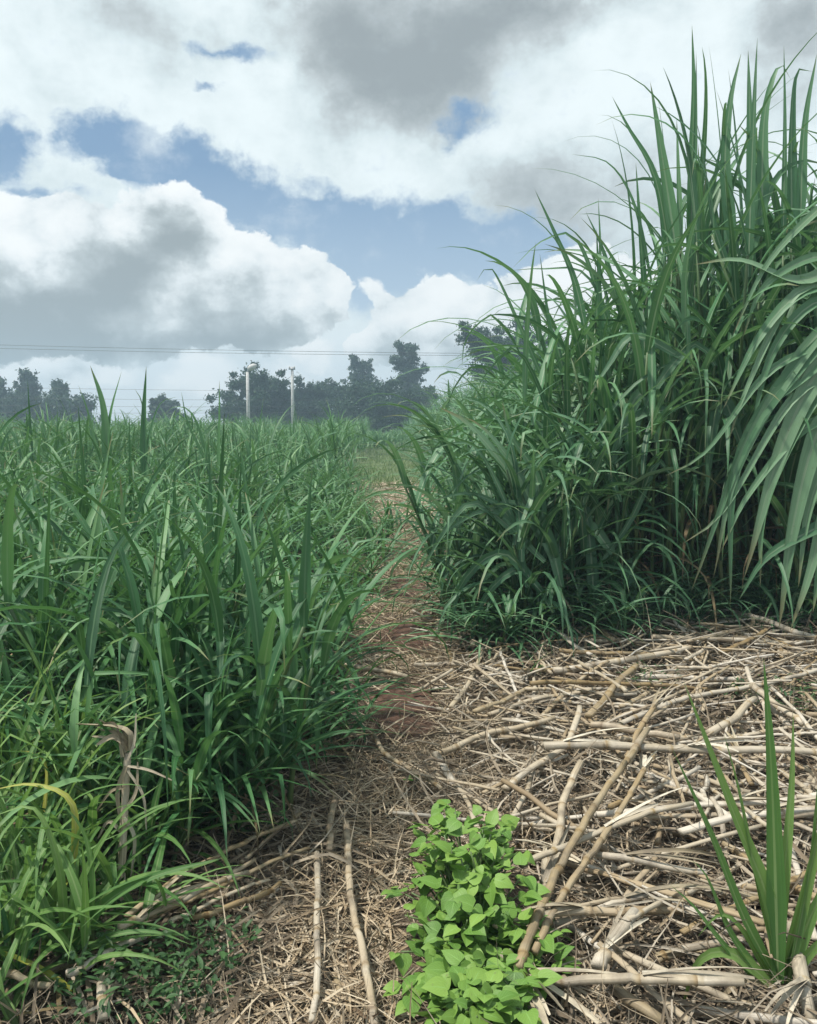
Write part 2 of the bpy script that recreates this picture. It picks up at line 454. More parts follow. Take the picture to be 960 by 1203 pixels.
    blue = mixc(nt, grad.outputs[0], (5.6, 7.0, 8.3), blue)
    blue = mixc(nt, mul(step(n_mid, 0.5, 0.72), .55), blue, (7.6, 8.4, 8.9))
    col = mixc(nt, hole, high, blue)
    col = mixc(nt, mul(step(el, 0.15, 0.02), .8), col, (7.6, 8.3, 8.7))

    def cumulus(col, blobs, shade, lo, hi, lit=(9.9, 10.2, 10.2)):
        mk = add(many(Pc, blobs), add(mul(sub(n_fine, .5), .2), mul(sub(n_puff, .5), .16)))
        mask = step(mk, lo, hi)
        sh = many(Pc, shade, 'ADD')
        sh = add(mul(sh, .86), add(add(mul(sub(.54, n_mid), 1.1), mul(sub(.42, n_puff), .55)), mul(sub(.5, n_fine), .75)))
        cc = ramp(nt, [(0.0, lit), (0.3, (8.2, 8.8, 9.0)), (0.6, (5.45, 6.1, 6.3)), (1.0, (3.35, 3.85, 4.05))], step(sh, -0.08, 1.08))
        return mixc(nt, mask, col, cc)
    # bank of small cumulus low over the trees
    col = cumulus(col, [(60, 432, 120, 34, 0), (240, 446, 70, 34, 0), (372, 418, 42, 24, 0, .9), (320, 440, 70, 22, 0, .8)], [(150, 475, 300, 30, 0, .5)], .14, .55)
    col = cumulus(col, [(515, 375, 62, 62, 0), (470, 385, 48, 48, 0), (555, 385, 66, 58, 0), (605, 372, 52, 58, 0), (650, 360, 60, 70, 0), (445, 405, 40, 26, 0), (515, 408, 80, 34, 0), (700, 350, 80, 80, 0)],
                  [(530, 430, 190, 38, 0, .5), (540, 395, 60, 30, 0, .4), (470, 400, 40, 24, 0, .35), (600, 380, 50, 30, 0, .3)], 0.13, 0.2)
    col = cumulus(col, [(434, 340, 26, 18, 0), (444, 348, 18, 20, 0)], [(440, 350, 20, 12, 0, .2)], .2, .6)
    col = cumulus(col, [(205, 275, 78, 56, 0), (150, 285, 70, 50, 0), (270, 318, 88, 56, 0), (340, 335, 66, 52, 0), (372, 352, 50, 48, 0), (85, 290, 90, 66, 0), (10, 310, 110, 90, 0), (130, 360, 250, 72, 0),
                        (300, 370, 110, 50, 0), (-60, 330, 140, 110, 0), (20, 260, 60, 40, 0, .8)],
                  [(150, 325, 95, 58, 0, .85), (130, 405, 330, 62, 0, 1.2), (205, 272, 66, 42, 0, 1.0), (0, 365, 150, 70, 0, .8), (270, 345, 80, 45, 0, .75), (330, 395, 110, 34, 0, .5), (165, 300, 70, 40, 0, .4),
                   (-60, 380, 160, 90, 0, .6), (40, 255, 50, 30, 0, .3)], 0.12, 0.2)
    Lk(col, bg.inputs['Color'])
    try:
        w.cycles.sampling_method = 'MANUAL'; w.cycles.sample_map_resolution = 1024
    except Exception:
        pass


build_world()
sl = bpy.data.lights.new("sun", 'SUN'); sl.energy = 4.0; sl.angle = R(4); sl.color = (1.0, 0.95, 0.87)
so = bpy.data.objects.new("sun", sl); COL.objects.link(so)
sd = Vector((math.cos(SUN_EL) * math.sin(SUN_AZ), math.cos(SUN_EL) * math.cos(SUN_AZ), math.sin(SUN_EL)))
so.rotation_euler = sd.to_track_quat('Z', 'Y').to_euler(); so.location = sd * 30 + Vector((0, 0, 5))

# ------------------------------------------------------------------ ground
def path_mid(y):
    return np.where(y < 10, 0.05 - 0.010 * y, -0.05 - 0.032 * (y - 10))


def path_half(y):
    return np.where(y < 4, 0.42, 0.42) + 0.0 * y


def build_ground():
    xs = np.concatenate([np.linspace(-140, -8, 18)[:-1], np.linspace(-8, -3, 12)[:-1], np.linspace(-3, 4, 141)[:-1], np.linspace(4, 9, 12)[:-1], np.linspace(9, 140, 18)])
    ys = np.concatenate([np.linspace(-30, 0.5, 10)[:-1], np.linspace(0.5, 8, 141)[:-1], np.linspace(8, 30, 60)[:-1], np.linspace(30, 150, 24)])
    X, Y = np.meshgrid(xs, ys, indexing='ij')
    Z = gz(X, Y) + np.where((np.abs(X) < 5) & (Y < 9) & (Y > 0), rng.normal(0, 0.004, X.shape), 0)
    V = np.stack([X, Y, Z], -1).reshape(-1, 3)
    ny = len(ys)
    i, j = np.meshgrid(np.arange(len(xs) - 1), np.arange(ny - 1), indexing='ij')
    b = i * ny + j
    F = np.stack([b, b + ny, b + ny + 1, b + 1], -1).reshape(-1, 4)
    m = bpy.data.materials.new("soil"); nt, N, Lk = nodes_of(m)
    out = N("ShaderNodeOutputMaterial"); p = N("ShaderNodeBsdfPrincipled"); p.inputs['Roughness'].default_value = 0.95
    tc = N("ShaderNodeTexCoord"); o = tc.outputs['Object']
    n1 = noise(nt, o, 3.0, 6, 0.6); n2 = noise(nt, o, 38.0, 5, 0.65); n3 = noise(nt, o, 160.0, 3, 0.6)
    soil = ramp(nt, [(0.3, (0.05, 0.026, 0.016)), (0.55, (0.115, 0.062, 0.040)), (0.75, (0.18, 0.105, 0.07))], n2)
    straw = ramp(nt, [(0.3, (0.05, 0.036, 0.024)), (0.55, (0.115, 0.085, 0.055)), (0.75, (0.26, 0.205, 0.135))], n3)
    sp = N("ShaderNodeSeparateXYZ"); Lk(o, sp.inputs[0])
    # straw lies everywhere except in bare patches
    def patch(cx, cy, rx, ry):
        mp = N("ShaderNodeMapping"); mp.vector_type = 'TEXTURE'; mp.inputs['Location'].default_value = (cx, cy, 0); mp.inputs['Scale'].default_value = (rx, ry, 50)
        Lk(o, mp.inputs[0]); g = N("ShaderNodeTexGradient"); g.gradient_type = 'SPHERICAL'; Lk(mp.outputs[0], g.inputs[0]); return g.outputs['Fac']
    pt = patch(*BARE[0])
    for bb in BARE[1:]: pt = math_node(nt, 'MAXIMUM', pt, patch(*bb))
    pf = math_node(nt, 'ADD', pt, math_node(nt, 'MULTIPLY', math_node(nt, 'SUBTRACT', n1, 0.5), 0.6))
    mr = N("ShaderNodeMapRange"); mr.inputs[1].default_value = 0.05; mr.inputs[2].default_value = 0.3; Lk(pf, mr.inputs[0])
    c = mixc(nt, mr.outputs[0], straw, soil)
    # lane turns to short grass far along, and the land beyond is grass
    gm = N("ShaderNodeMapRange"); gm.inputs[1].default_value = 14.5; gm.inputs[2].default_value = 17.0
    Lk(math_node(nt, 'ADD', sp.outputs[1], math_node(nt, 'MULTIPLY', n1, 2.0)), gm.inputs[0])
    gr = ramp(nt, [(0.3, (0.05, 0.09, 0.03)), (0.7, (0.14, 0.18, 0.07))], n1)
    c = mixc(nt, gm.outputs[0], c, gr)
    Lk(c, p.inputs['Base Color'])
    bm = N("ShaderNodeBump"); bm.inputs['Strength'].default_value = 0.8; bm.inputs['Distance'].default_value = 0.02; Lk(n2, bm.inputs['Height']); Lk(bm.outputs[0], p.inputs['Normal'])
    Lk(p.outputs[0], out.inputs[0])
    mb = MB(); mb.add(V, F); g = mb.build("ground", m); tag(g, "bare brown earth and trodden straw of the field", None, None, 'structure')


BARE = []
for (px, py, rx, ry) in ((484, 752, 0.27, 0.5), (472, 832, 0.20, 0.42), (478, 690, 0.16, 0.5)):
    q = ground(px, py); BARE.append((float(q[0]), float(q[1]), rx, ry))
build_ground()


# ------------------------------------------------------------------ grass clumps
def clump_parts(seed, H, n_till, rad, leaf_n, leafL, leafW, lean=0.22, spikes=0.2, seg=9, dead=0.08, droop=(1.0, 2.4), culm_frac=0.55):
    """returns foliage MB, dead-leaf MB, list of stalk MBs; origin at the clump's foot"""
    g = np.random.default_rng(seed)
    fol, dd, stalks = MB(), MB(), []
    for k in range(n_till):
        a0 = g.uniform(0, 2 * math.pi); rr = rad * math.sqrt(g.uniform(0, 1))
        b = np.array([rr * math.cos(a0), rr * math.sin(a0), -0.03])
        la = a0 + g.normal(0, 0.6); ln = min(abs(g.normal(0, lean)), 1.4 * lean) + 0.6 * lean * rr / rad
        hc = H * culm_frac * g.uniform(0.6, 1.1)
        u = np.linspace(0, 1, 7)
        cl = b + np.stack([np.cos(la) * ln * hc * u ** 1.6, np.sin(la) * ln * hc * u ** 1.6, hc * u], -1)
        sm = MB()
        tube(sm, cl, np.linspace(0.012, 0.006, 7) * (leafW / 0.04) ** 0.5, 6, rnd=np.linspace(1.0, 0.3, 7) * g.uniform(0.6, 1))
        stalks.append(sm)
        plane = g.uniform(0, math.pi * 2)
        n = leaf_n + g.integers(-1, 2)
        us = np.linspace(0.13, 1.0, n) + g.normal(0, 0.03, n); us = np.clip(us, 0.06, 1)
        pos = np.stack([np.interp(us, u, cl[:, i]) for i in range(3)], -1)
        azs = plane + np.arange(n) * math.pi + g.normal(0, 0.55, n)
        top = us ** 2
        el = g.normal(0.85, 0.16, n) + 0.45 * top
        Ls = leafL * g.uniform(0.65, 1.15, n) * (0.75 + 0.25 * np.sin(us * 2.6))
        Ws = leafW * g.uniform(0.7, 1.15, n)
        dr = g.uniform(droop[0], droop[1], n) * (1.15 - 0.45 * top)
        spike = (g.uniform(0, 1, n) < spikes) & (us > 0.75) & (ln < 1.1 * lean)
        el = np.where(spike, g.uniform(1.35, 1.55, n), el); dr = np.where(spike, g.uniform(0.0, 0.35, n), dr)
        kink = np.where((g.uniform(0, 1, n) < 0.13) & ~spike, g.uniform(0.8, 1.8, n), 0); ka = g.uniform(0.35, 0.7, n)
        isd = (us < 0.45) & (g.uniform(0, 1, n) < dead * 4.5)
        fl = lambda x, y: 0.0 * x + 0.015
        for msk, tgt in ((~isd, fol), (isd, dd)):
            if msk.any():
                blades(tgt, pos[msk], azs[msk], el[msk] - (0.7 if tgt is dd else 0), Ls[msk] * (0.6 if tgt is dd else 1), Ws[msk] * (0.5 if tgt is dd else 1), dr[msk], seg, g.uniform(1.2, 1.9), kink[msk], ka[msk],
                       g.normal(0, 0.7, msk.sum()), g.normal(0, 0.25, msk.sum()), 0.18, np.clip(g.normal(0.47, 0.28, msk.sum()), 0, 1), fl)
    return fol, dd, stalks


class Proto:
    def __init__(self, mats, keep_stalks, **kw):
        fol, dd, st = clump_parts(**kw)
        self.fol = fol.mesh("foliage", M[mats])
        self.dead = dd.mesh("dead_leaves", M['deadleaf']) if dd.n else None
        self.st = [s.mesh("stalk", M['stalk']) for s in st[:keep_stalks]]


def put_clump(pr, name, label, group, x, y, sc, rz, full=True, cat="grass"):
    if not full:
        o = bpy.data.objects.new(name, pr.fol); COL.objects.link(o)
        o.location = (x, y, float(gz(x, y))); o.rotation_euler = (0, 0, rz); o.scale = (sc[0], sc[0], sc[1])
        return tag(o, label, cat, group)
    r = empty(name, (x, y, float(gz(x, y))), rz); r.scale = (sc[0], sc[0], sc[1]); tag(r, label, cat, group)
    for nm, me in [("foliage", pr.fol)] + ([("dead_leaf_skirt", pr.dead)] if pr.dead else []) + [("stalk", s) for s in pr.st]:
        c = bpy.data.objects.new(nm, me); COL.objects.link(c); c.parent = r
    return r


# left field: about 1.15 m high, fine leaves
SHORT = [Proto('blade_short', 6, seed=100 + i, H=1.1, n_till=20, rad=0.19, leaf_n=7, leafL=0.66, leafW=0.029, lean=0.30, spikes=0.16, droop=(1.0, 2.6)) for i in range(6)]
TALL = [Proto('blade_tall', 8, seed=220 + i, H=2.5, n_till=15, rad=0.22, leaf_n=10, leafL=1.12, leafW=0.046, lean=0.15, spikes=0.2, seg=11, droop=(1.2, 3.1), culm_frac=0.72) for i in range(6)]
YOUNG = [Proto('shoot', 4, seed=400 + i, H=0.5, n_till=7, rad=0.08, leaf_n=5, leafL=0.46, leafW=0.022, lean=0.35, spikes=0.15, droop=(1.0, 2.4), dead=.12) for i in range(4)]
MIDH = [Proto('blade_tall', 6, seed=300 + i, H=1.5, n_till=16, rad=0.2, leaf_n=9, leafL=0.92, leafW=0.038, lean=0.24, spikes=0.0, seg=10, droop=(1.3, 3.0), culm_frac=0.62) for i in range(5)]


def scatter(n, xr, yr, ok, dmin, seed, tries=6000):
    g = np.random.default_rng(seed); pts = []
    for _ in range(tries):
        p = (g.uniform(*xr), g.uniform(*yr))
        if not ok(*p): continue
        dm = dmin(p[1]) if callable(dmin) else dmin
        if all((p[0] - q[0]) ** 2 + (p[1] - q[1]) ** 2 > dm * dm for q in pts):
            pts.append(p)
            if len(pts) >= n: break
    return sorted(pts, key=lambda p: p[1])


def fx(px, py):
    q = ground(px, py); return float(q[0]), float(q[1])


GL = "grass clumps of the left field"
NEAR_LEFT = [  # (px, py of the foot, height scale, width scale, label)
    (272, 940, 1.0, 1.12, "dark arching grass clump nearest the path, leaning over the straw on the left side"),
    (150, 900, 1.02, 1.1, "dense green grass clump just behind the broken dry stalk"),
    (30, 905, 0.95, 1.1, "green grass clump cut by the left picture edge above the yellow leaf"),
    (215, 860, 1.05, 1.0, "upright grass clump behind the dark arching clump at the path"),
    (325, 850, 0.78, 0.95, "low spreading grass clump at the path edge level with the bare red soil"),
    (330, 790, 0.72, 0.9, "small grass clump overhanging the left path edge before the dirt patch"),
]
for i, (px, py, hs, ws, lab) in enumerate(NEAR_LEFT):
    x, y = fx(px, py); put_clump(SHORT[i], "grass_clump", lab, GL, x, y, (ws, hs), 1.3 * i)
for i, (px, py, hs, ws, lab) in enumerate([
        (235, 968, .5, .8, "low dark grass clump in the shade below the blade that hangs straight down"), 
        (185, 985, .62, .85, "low dark grass clump right of the broken dry stalk"), 
        (95, 960, .55, .8, "dark grass clump left of the broken dry stalk's foot"), (360, 880, .42, .75, "low tuft hanging over the left path edge beside the red soil"),
        (368, 765, .5, .8, "low tuft on the left path edge level with the upper red soil"), (418, 695, .5, .8, "low tuft leaning over the left path edge just beyond the red soil"),
        (436, 652, .55, .85, "low tuft on the left path edge halfway to the distant straw")]):
    x, y = fx(px, py); put_clump(SHORT[(i + 2) % 6], "grass_clump", lab, GL, x, y, (ws, hs), 2.1 * i + .4)
for i, (px, py, hs, lab) in enumerate([
        (20, 985, 1.15, "bright young tuft at the left picture edge behind the yellow leaf"), (80, 1000, .95, "bright young tuft left of the broken stalk"), (10, 1060, 1.0, "bright young tuft at the left edge below the yellow leaf"),
        (110, 1050, .6, "young tuft in front of the broken stalk's foot"), (185, 1010, .6, "young tuft between the broken stalk and the cane bundle"),
        (15, 1150, .6, "young tuft in the bottom left corner above the cane end"), (62, 1105, .75, "young tuft below the base of the long arching shoot"),
        (45, 1195, .6, "young tuft at the very bottom edge in the left corner"), (108, 1128, .5, "small young tuft beside the upright looking pale cane"),]):
    x, y = fx(px, py); put_clump(YOUNG[i % 4], "grass_tuft", lab, "young grass tufts in the lower left", x, y, (.95, hs), 1.1 * i)
occ = [fx(a, b) for a, b, *_ in NEAR_LEFT]


def left_edge(y):
    return float(path_mid(np.array(y)) - 0.72 - 0.12 * min(1, 4 / max(y, .1)) - 0.22 * min(1, max(0, (y - 8) / 6)))


def okl(x, y):
    if x > left_edge(y) - 0.02: return False
    if x < -0.53 * y - 0.9: return False
    return all((x - a) ** 2 + (y - b) ** 2 > 0.26 ** 2 for a, b in occ) and y > 3.0


pl = scatter(150, (-8, 0), (3.0, 13), okl, lambda y: 0.34 + 0.022 * y, 5, 20000)
for i, (x, y) in enumerate(pl):
    edge = left_edge(y) - x
    hs = (random.uniform(0.80, 1.10) if random.random() < .85 else random.uniform(1.15, 1.35)) * (1 + .10 * math.sin(1.3 * x + .8 * y)) * (0.60 + 0.40 * min(1, edge / 0.9))
    full = y < 6.5
    lab = ("narrow green grass clump in the dense field left of the path, behind the nearest clumps" if full
           else "distant grass clump in the mid part of the left field, only its top showing")
    put_clump(SHORT[i % 6], "grass_clump", lab, GL, x, y, (random.uniform(0.95, 1.2), hs), random.uniform(0, 6.28), full)

# right stand
GR = "tall grass clumps of the right stand"


def right_h(x, y):
    near = 1.5 + 2.1 * min(1, max(0, (x - 0.55) / 1.5))         # metres
    far = 1.5 + 1.0 * min(1, max(0, (x - 0.5) / 1.6))
    k = min(1, max(0, (y - 6.2) / 2.5))
    return near * (1 - k) + far * k


NEAR_RIGHT = [(560, 735, "medium grass clump at the path-side corner of the right stand, leaning over the path"),
              (625, 745, "grass clump with drooping blades just right of the stand's path-side corner"),
              (700, 735, "grass clump of mid height at the front of the right stand over the cane litter"),
              (775, 728, "tall grass clump at the stand front beneath the longest upright blade"),
              (850, 728, "tall dense grass clump at the stand front beside dark gap above the canes"),
              (930, 735, "tall grass clump at the stand front cut by the right picture edge")]
occ = []
for i, (px, py, lab) in enumerate(NEAR_RIGHT):
    x, y = fx(px, py); y += 0.12; occ.append((x, y)); h = right_h(x, y)
    pr, H = (MIDH[i % 5], 1.75) if h < 2.3 else (TALL[i % 6], 2.95)
    put_clump(pr, "tall_grass_clump", lab, GR, x, y, (1.1 if h < 2.3 else 1.15, h / H), 0.9 + 1.7 * i)


def right_edge(y):
    return float(path_mid(np.array(y)) + 0.62 + 0.50 * min(1, max(0, (y - 7) / 6)))


def okr(x, y):
    if x < right_edge(y) or x > 0.53 * y + 1.7 or y < 4.95: return False
    if y > 8 and x > 1.0 + 0.22 * y: return False
    return all((x - a) ** 2 + (y - b) ** 2 > 0.3 ** 2 for a, b in occ)


for i, (px, py, hs, lab) in enumerate([
        (552, 742, .36, "low tuft at the path-side foot of the right stand, beside the upper red soil"), (560, 700, .4, "low tuft on the right path edge one step beyond the stand's corner"),
        (590, 764, .28, "low drooping tuft over the litter under the leaning bright plant"), (650, 756, .26, "low drooping tuft at the stand front above the slim pale cane"),
        (715, 746, .26, "low tuft at the stand front between the two drooping plants"), (800, 742, .26, "low dark tuft at the stand front beneath the tallest plant"),
        (880, 738, .26, "low dark tuft in the gap under the hanging pale blades"), (945, 740, .26, "low dark tuft at the right edge under the hanging pale blades"),
        (556, 668, .4, "low tuft on the right path edge two steps beyond the stand's corner"), (548, 640, .4, "low tuft on the right path edge where the distant straw begins")]):
    x, y = fx(px, py); put_clump(MIDH[i % 5], "low_grass_tuft", lab, "low tufts along the foot of the right stand", x, y, (.66, hs), 1.9 * i)
pr_ = scatter(185, (0.3, 6), (4.9, 24), okr, lambda y: 0.38 + 0.014 * y, 9, 30000)
for i, (x, y) in enumerate(pr_):
    h = right_h(x, y) * random.uniform(0.9, 1.08)
    pr, H = (MIDH[i % 5], 1.75) if h < 2.3 else (TALL[i % 6], 2.95)
    full = y < 7
    edge = x - right_edge(y)
    lab = ("tall grass clump inside the right stand, behind the front row of clumps" if full else
           "grass clump on the right bank sloping down along the far path" if edge < 1 else
           "grass clump deep in the right stand, far behind its path edge")
    put_clump(pr, "tall_grass_clump", lab, GR, x, y, (random.uniform(1.0, 1.2), h / H), random.uniform(0, 6.28), full)

# far part of both fields, past counting
def far_grass(name, label, spots, seed, mat):
    g = np.random.default_rng(seed); mb = MB()
    for (x, y, H) in spots:
        n = 46
        a = g.uniform(0, 6.28, n); r_ = 0.32 * np.sqrt(g.uniform(0, 1, n)); u = g.uniform(0.25, 0.75, n)
        base = np.stack([x + r_ * np.cos(a), y + r_ * np.sin(a), gz(x, y) + u * H * 0.9], -1)
        blades(mb, base, g.uniform(0, 6.28, n), g.normal(1.1, 0.2, n), H * g.uniform(0.35, 0.7, n), 0.034 * g.uniform(.8, 1.3, n), g.uniform(0.5, 2.2, n), 5,
               twist=g.normal(0, .6, n), rnd=np.clip(g.normal(0.5, 0.24, n), 0, 1))
    o = mb.build(name, M[mat]); tag(o, label, "grass", None, 'stuff')


g_ = np.random.default_rng(44)
fl = [(x, y, g_.uniform(0.80, 1.22) * (1.02 + .16 * math.sin(.9 * x + .5 * y) * math.sin(.37 * y - .6 * x + 1))) for x, y in scatter(420, (-24, -0.5), (12.5, 42), lambda x, y: x < left_edge(y) and x > -0.56 * y - 1, lambda y: 0.45 + 0.014 * y, 21, 9000)]
fl += [(float(path_mid(np.array(min(y, 30.0)))) + g_.uniform(-2.2, 2.6), y, g_.uniform(.5, .85)) for y in g_.uniform(27, 40, 70)]
far_grass("far_field_grass", "mass of green grass tops far back in the left field", fl, 1, 'blade_short')
fr = [(x, y, right_h(x, y) * g_.uniform(0.9, 1.1) * (1 if y < 30 else .8)) for x, y in scatter(200, (-0.4, 11), (22, 46), lambda x, y: x > right_edge(y) and x < 0.3 * y, lambda y: 0.45 + 0.014 * y, 22, 6000)]
far_grass("far_bank_grass", "mass of green grass at the far end of the right bank", fr, 2, 'blade_tall')

# short grass of the far lane and along the path edges
g_ = np.random.default_rng(77); mb = MB(); n = 5000
y = 14.5 + 30 * g_.uniform(0, 1, n) ** 1.5; x = path_mid(y) + g_.uniform(-0.95, 1.1, n)
blades(mb, np.stack([x, y, gz(x, y) - .01], -1), g_.uniform(0, 6.28, n), g_.normal(1.1, .25, n), g_.uniform(.08, .22, n), 0.014, g_.uniform(.3, 1.6, n), 3, rnd=g_.uniform(0, 1, n))
tag(mb.build("lane_grass", M['lane']), "short pale grass covering the far end of the path", "grass", None, 'stuff')
mb = MB(); n = 2600
y = 3.3 + 11 * g_.uniform(0, 1, n) ** 1.3; side = g_.uniform(0, 1, n) < 0.72
x = np.where(side, path_mid(y) - 0.40 - np.abs(g_.normal(0, .13, n)), path_mid(y) + 0.5 + np.abs(g_.normal(0, .1, n)))
keep = np.sin(y * 3.1) + np.sin(y * 1.3 + 1) + g_.normal(0, .5, n) > -0.4
x, y = x[keep], y[keep]; n = len(x)
blades(mb, np.stack([x, y, gz(x, y) - .01], -1), g_.uniform(0, 6.28, n), g_.normal(.95, .3, n), g_.uniform(.12, .42, n), 0.010, g_.uniform(.5, 2.0, n), 5, rnd=g_.uniform(0, 1, n))
tag(mb.build("path_edge_grass", M['blade_short']), "thin wispy grass fringing both edges of the trodden path", "grass", None, 'stuff')


# ------------------------------------------------------------------ leaves that stand out of the right stand
def from_px(lst, t):
    out = []
    for q in lst:
        out.append(at(q[0], q[1], q[2] if len(q) > 2 else t))
    return out


def px_w(w, t): return w * t / FPX


def tall_plant(name, label, foot, items, mat, group, stalks=True, t=4.9, cat="grass"):
    r = empty(name, (foot[0], foot[1], float(gz(*foot)))); tag(r, label, cat, group)
    org = np.array([foot[0], foot[1], float(gz(*foot))])
    mb = MB()
    g = np.random.default_rng(abs(int(foot[0] * 1000)) + 3)
    for (pts, w, *rest) in items:
        P = from_px(pts, t); tt = np.mean([q[2] if len(q) > 2 else t for q in pts])
        leaf_through(mb, P, px_w(w, tt), roll=g.normal(0, 0.25), rnd=rest[0] if rest else g.uniform(.3, .7), face=(g.normal(0, .25), -0.9, 0.45))
        if stalks:
            b = org + np.array([g.normal(0, .1), g.normal(0, .06) + .05, -.02]); e = P[0] + 0.02 * (P[1] - P[0])
            mid = b * 0.45 + e * 0.55 + np.array([g.normal(0, .03), 0.03, 0.06])
            sm = MB(); tube(sm, smooth_line([b, mid, e], 10), np.linspace(.013, .006, 10), 7, rnd=np.linspace(.8, .2, 10))
            sm.build("stalk", M['stalk'], r, origin=org)
    mb.build("foliage", M[mat], r, origin=org)
    return r


GS = "upright leading grass plants of the right stand"
tall_plant("tall_grass_plant", "tallest grass plant of the right stand, ending in one long straight upright blade", fx(800, 722), [
    ([(812, 320), (813, 200), (815, 110), (813, 28)], 13), ([(808, 310), (816, 180), (818, 60)], 9),
    ([(795, 300), (782, 210), (764, 96)], 16), ([(790, 320), (770, 210), (738, 150), (719, 113)], 12), ([(800, 290), (797, 200), (795, 138)], 7),
    ([(815, 330), (835, 230), (851, 148)], 11), ([(806, 330), (830, 240), (862, 205), (905, 235)], 12)], 'blade_tall', GS, t=5.0)
tall_plant("tall_grass_plant", "slender grass plant with thin arching blades on the left shoulder of the right stand", fx(700, 728), [
    ([(690, 400), (675, 330), (650, 270), (628, 222)], 9), ([(735, 390), (710, 300), (688, 248)], 10), ([(760, 380), (752, 270), (747, 190)], 8),
    ([(765, 330), (745, 240), (715, 192), (671, 181)], 5), ([(720, 400), (680, 285), (640, 282), (601, 316)], 6), ([(735, 420), (690, 325), (640, 316), (598, 318)], 5),
    ([(660, 440), (645, 380), (634, 297)], 7), ([(640, 450), (612, 385), (578, 316), (560, 330)], 6), ([(700, 380), (705, 300), (703, 232)], 5)], 'blade_tall', GS, t=5.0)
tall_plant("tall_grass_plant", "grass plant with broad blades bent over at their tips by the right picture edge", fx(890, 724), [
    ([(862, 300), (852, 200), (858, 120), (871, 62)], 15), ([(885, 280), (882, 170), (879, 58)], 13), ([(895, 270), (898, 140), (915, 78), (930, 95)], 15),
    ([(930, 280), (930, 150), (936, 86), (955, 84)], 16), ([(940, 270), (945, 150), (960, 62)], 12), ([(920, 300), (922, 150), (921, 52)], 7),
    ([(875, 320), (905, 220), (940, 190), (975, 195)], 12), ([(860, 330), (835, 250), (840, 205), (865, 180)], 10)], 'blade_tall', GS, t=4.9)
tall_plant("arching_grass_plant", "big arching grass plant whose broad pale blades hang down at the right picture edge", (2.6, 4.75), [
    ([(1010, 380), (950, 435), (885, 500), (812, 695)], 17, .8), ([(1020, 400), (965, 430), (915, 535), (874, 680)], 26, .95), ([(1010, 455), (962, 505), (932, 615), (915, 740)], 25, .9),
    ([(1030, 480), (985, 545), (952, 670), (928, 742)], 22, .95), ([(1000, 360), (945, 412), (868, 545), (838, 680)], 17, .9), ([(985, 380), (905, 470), (862, 560), (858, 712)], 19, .55),
    ([(1010, 420), (955, 470), (900, 590), (893, 690)], 17, .8), ([(1000, 300), (940, 330), (870, 306), (814, 311)], 15, 1.0),
    ([(1000, 220), (955, 252), (900, 312), (860, 395)], 10, .9), ([(990, 300), (944, 306), (895, 340), (872, 398)], 12, .85), ([(1010, 330), (940, 345), (890, 400), (850, 480)], 16, .7),
    ([(1010, 600), (960, 620), (900, 655), (868, 705)], 16, .3), ([(1005, 350), (950, 360), (905, 420), (880, 520)], 14, .6), ([(1020, 520), (975, 540), (950, 600), (938, 690)], 15, .9), ([(1000, 430), (930, 470), (850, 600), (800, 640)], 11, .9), ([(1010, 500), (950, 500), (880, 580), (846, 650)], 13, .85),
    ([(985, 330), (930, 350), (880, 450), (855, 520)], 11, .95), ([(1010, 560), (985, 590), (965, 660), (955, 720)], 18, .7), ([(975, 400), (900, 440), (830, 530), (780, 560)], 10, .8)],
    'blade_tall', GS, t=4.1)
tall_plant("drooping_grass_plant", "leafy grass plant with long pale blades drooping over the dark front of the stand", fx(760, 726), [
    ([(840, 430), (815, 405), (762, 470), (720, 580)], 11, .7), ([(770, 520), (752, 463), (722, 530), (713, 606)], 18, .8), ([(790, 480), (748, 490), (700, 530), (672, 590)], 12, .6),
    ([(800, 420), (745, 395), (715, 430), (690, 470)], 12, .8), ([(720, 650), (690, 620), (640, 650), (600, 712)], 16, .7), ([(790, 560), (770, 545), (735, 620), (640, 745)], 9, .5),
    ([(738, 700), (735, 660), (748, 720), (762, 760)], 17, .25), ([(700, 740), (690, 610), (665, 500), (640, 470)], 14, .4), ([(650, 760), (635, 745), (622, 770), (600, 800)], 12, .5),
    ([(870, 520), (850, 470), (838, 500), (828, 600)], 16, .5)], 'blade_tall', GS, t=4.5)
tall_plant("leaning_grass_plant", "bright grass plant leaning out over the path from the stand's corner", fx(600, 742), [
    ([(640, 640), (600, 560), (552, 500), (515, 478)], 19, .95), ([(650, 660), (610, 560), (570, 505), (545, 490)], 15, .9), ([(640, 660), (575, 600), (540, 600), (480, 695)], 10, .8),
    ([(630, 650), (580, 600), (530, 620), (505, 650)], 8, .6), ([(620, 690), (600, 610), (555, 580), (500, 590)], 10, .6), ([(640, 700), (590, 650), (540, 690), (528, 770)], 13, .4),
    ([(660, 690), (640, 620), (600, 590), (560, 610)], 14, .75), ([(650, 720), (610, 670), (565, 710), (548, 790)], 11, .5), ([(640, 640), (630, 560), (600, 510), (590, 470)], 13, .7),
    ([(620, 650), (570, 540), (540, 520), (485, 535)], 7, .6)], 'blade_tall', GS, t=4.3)
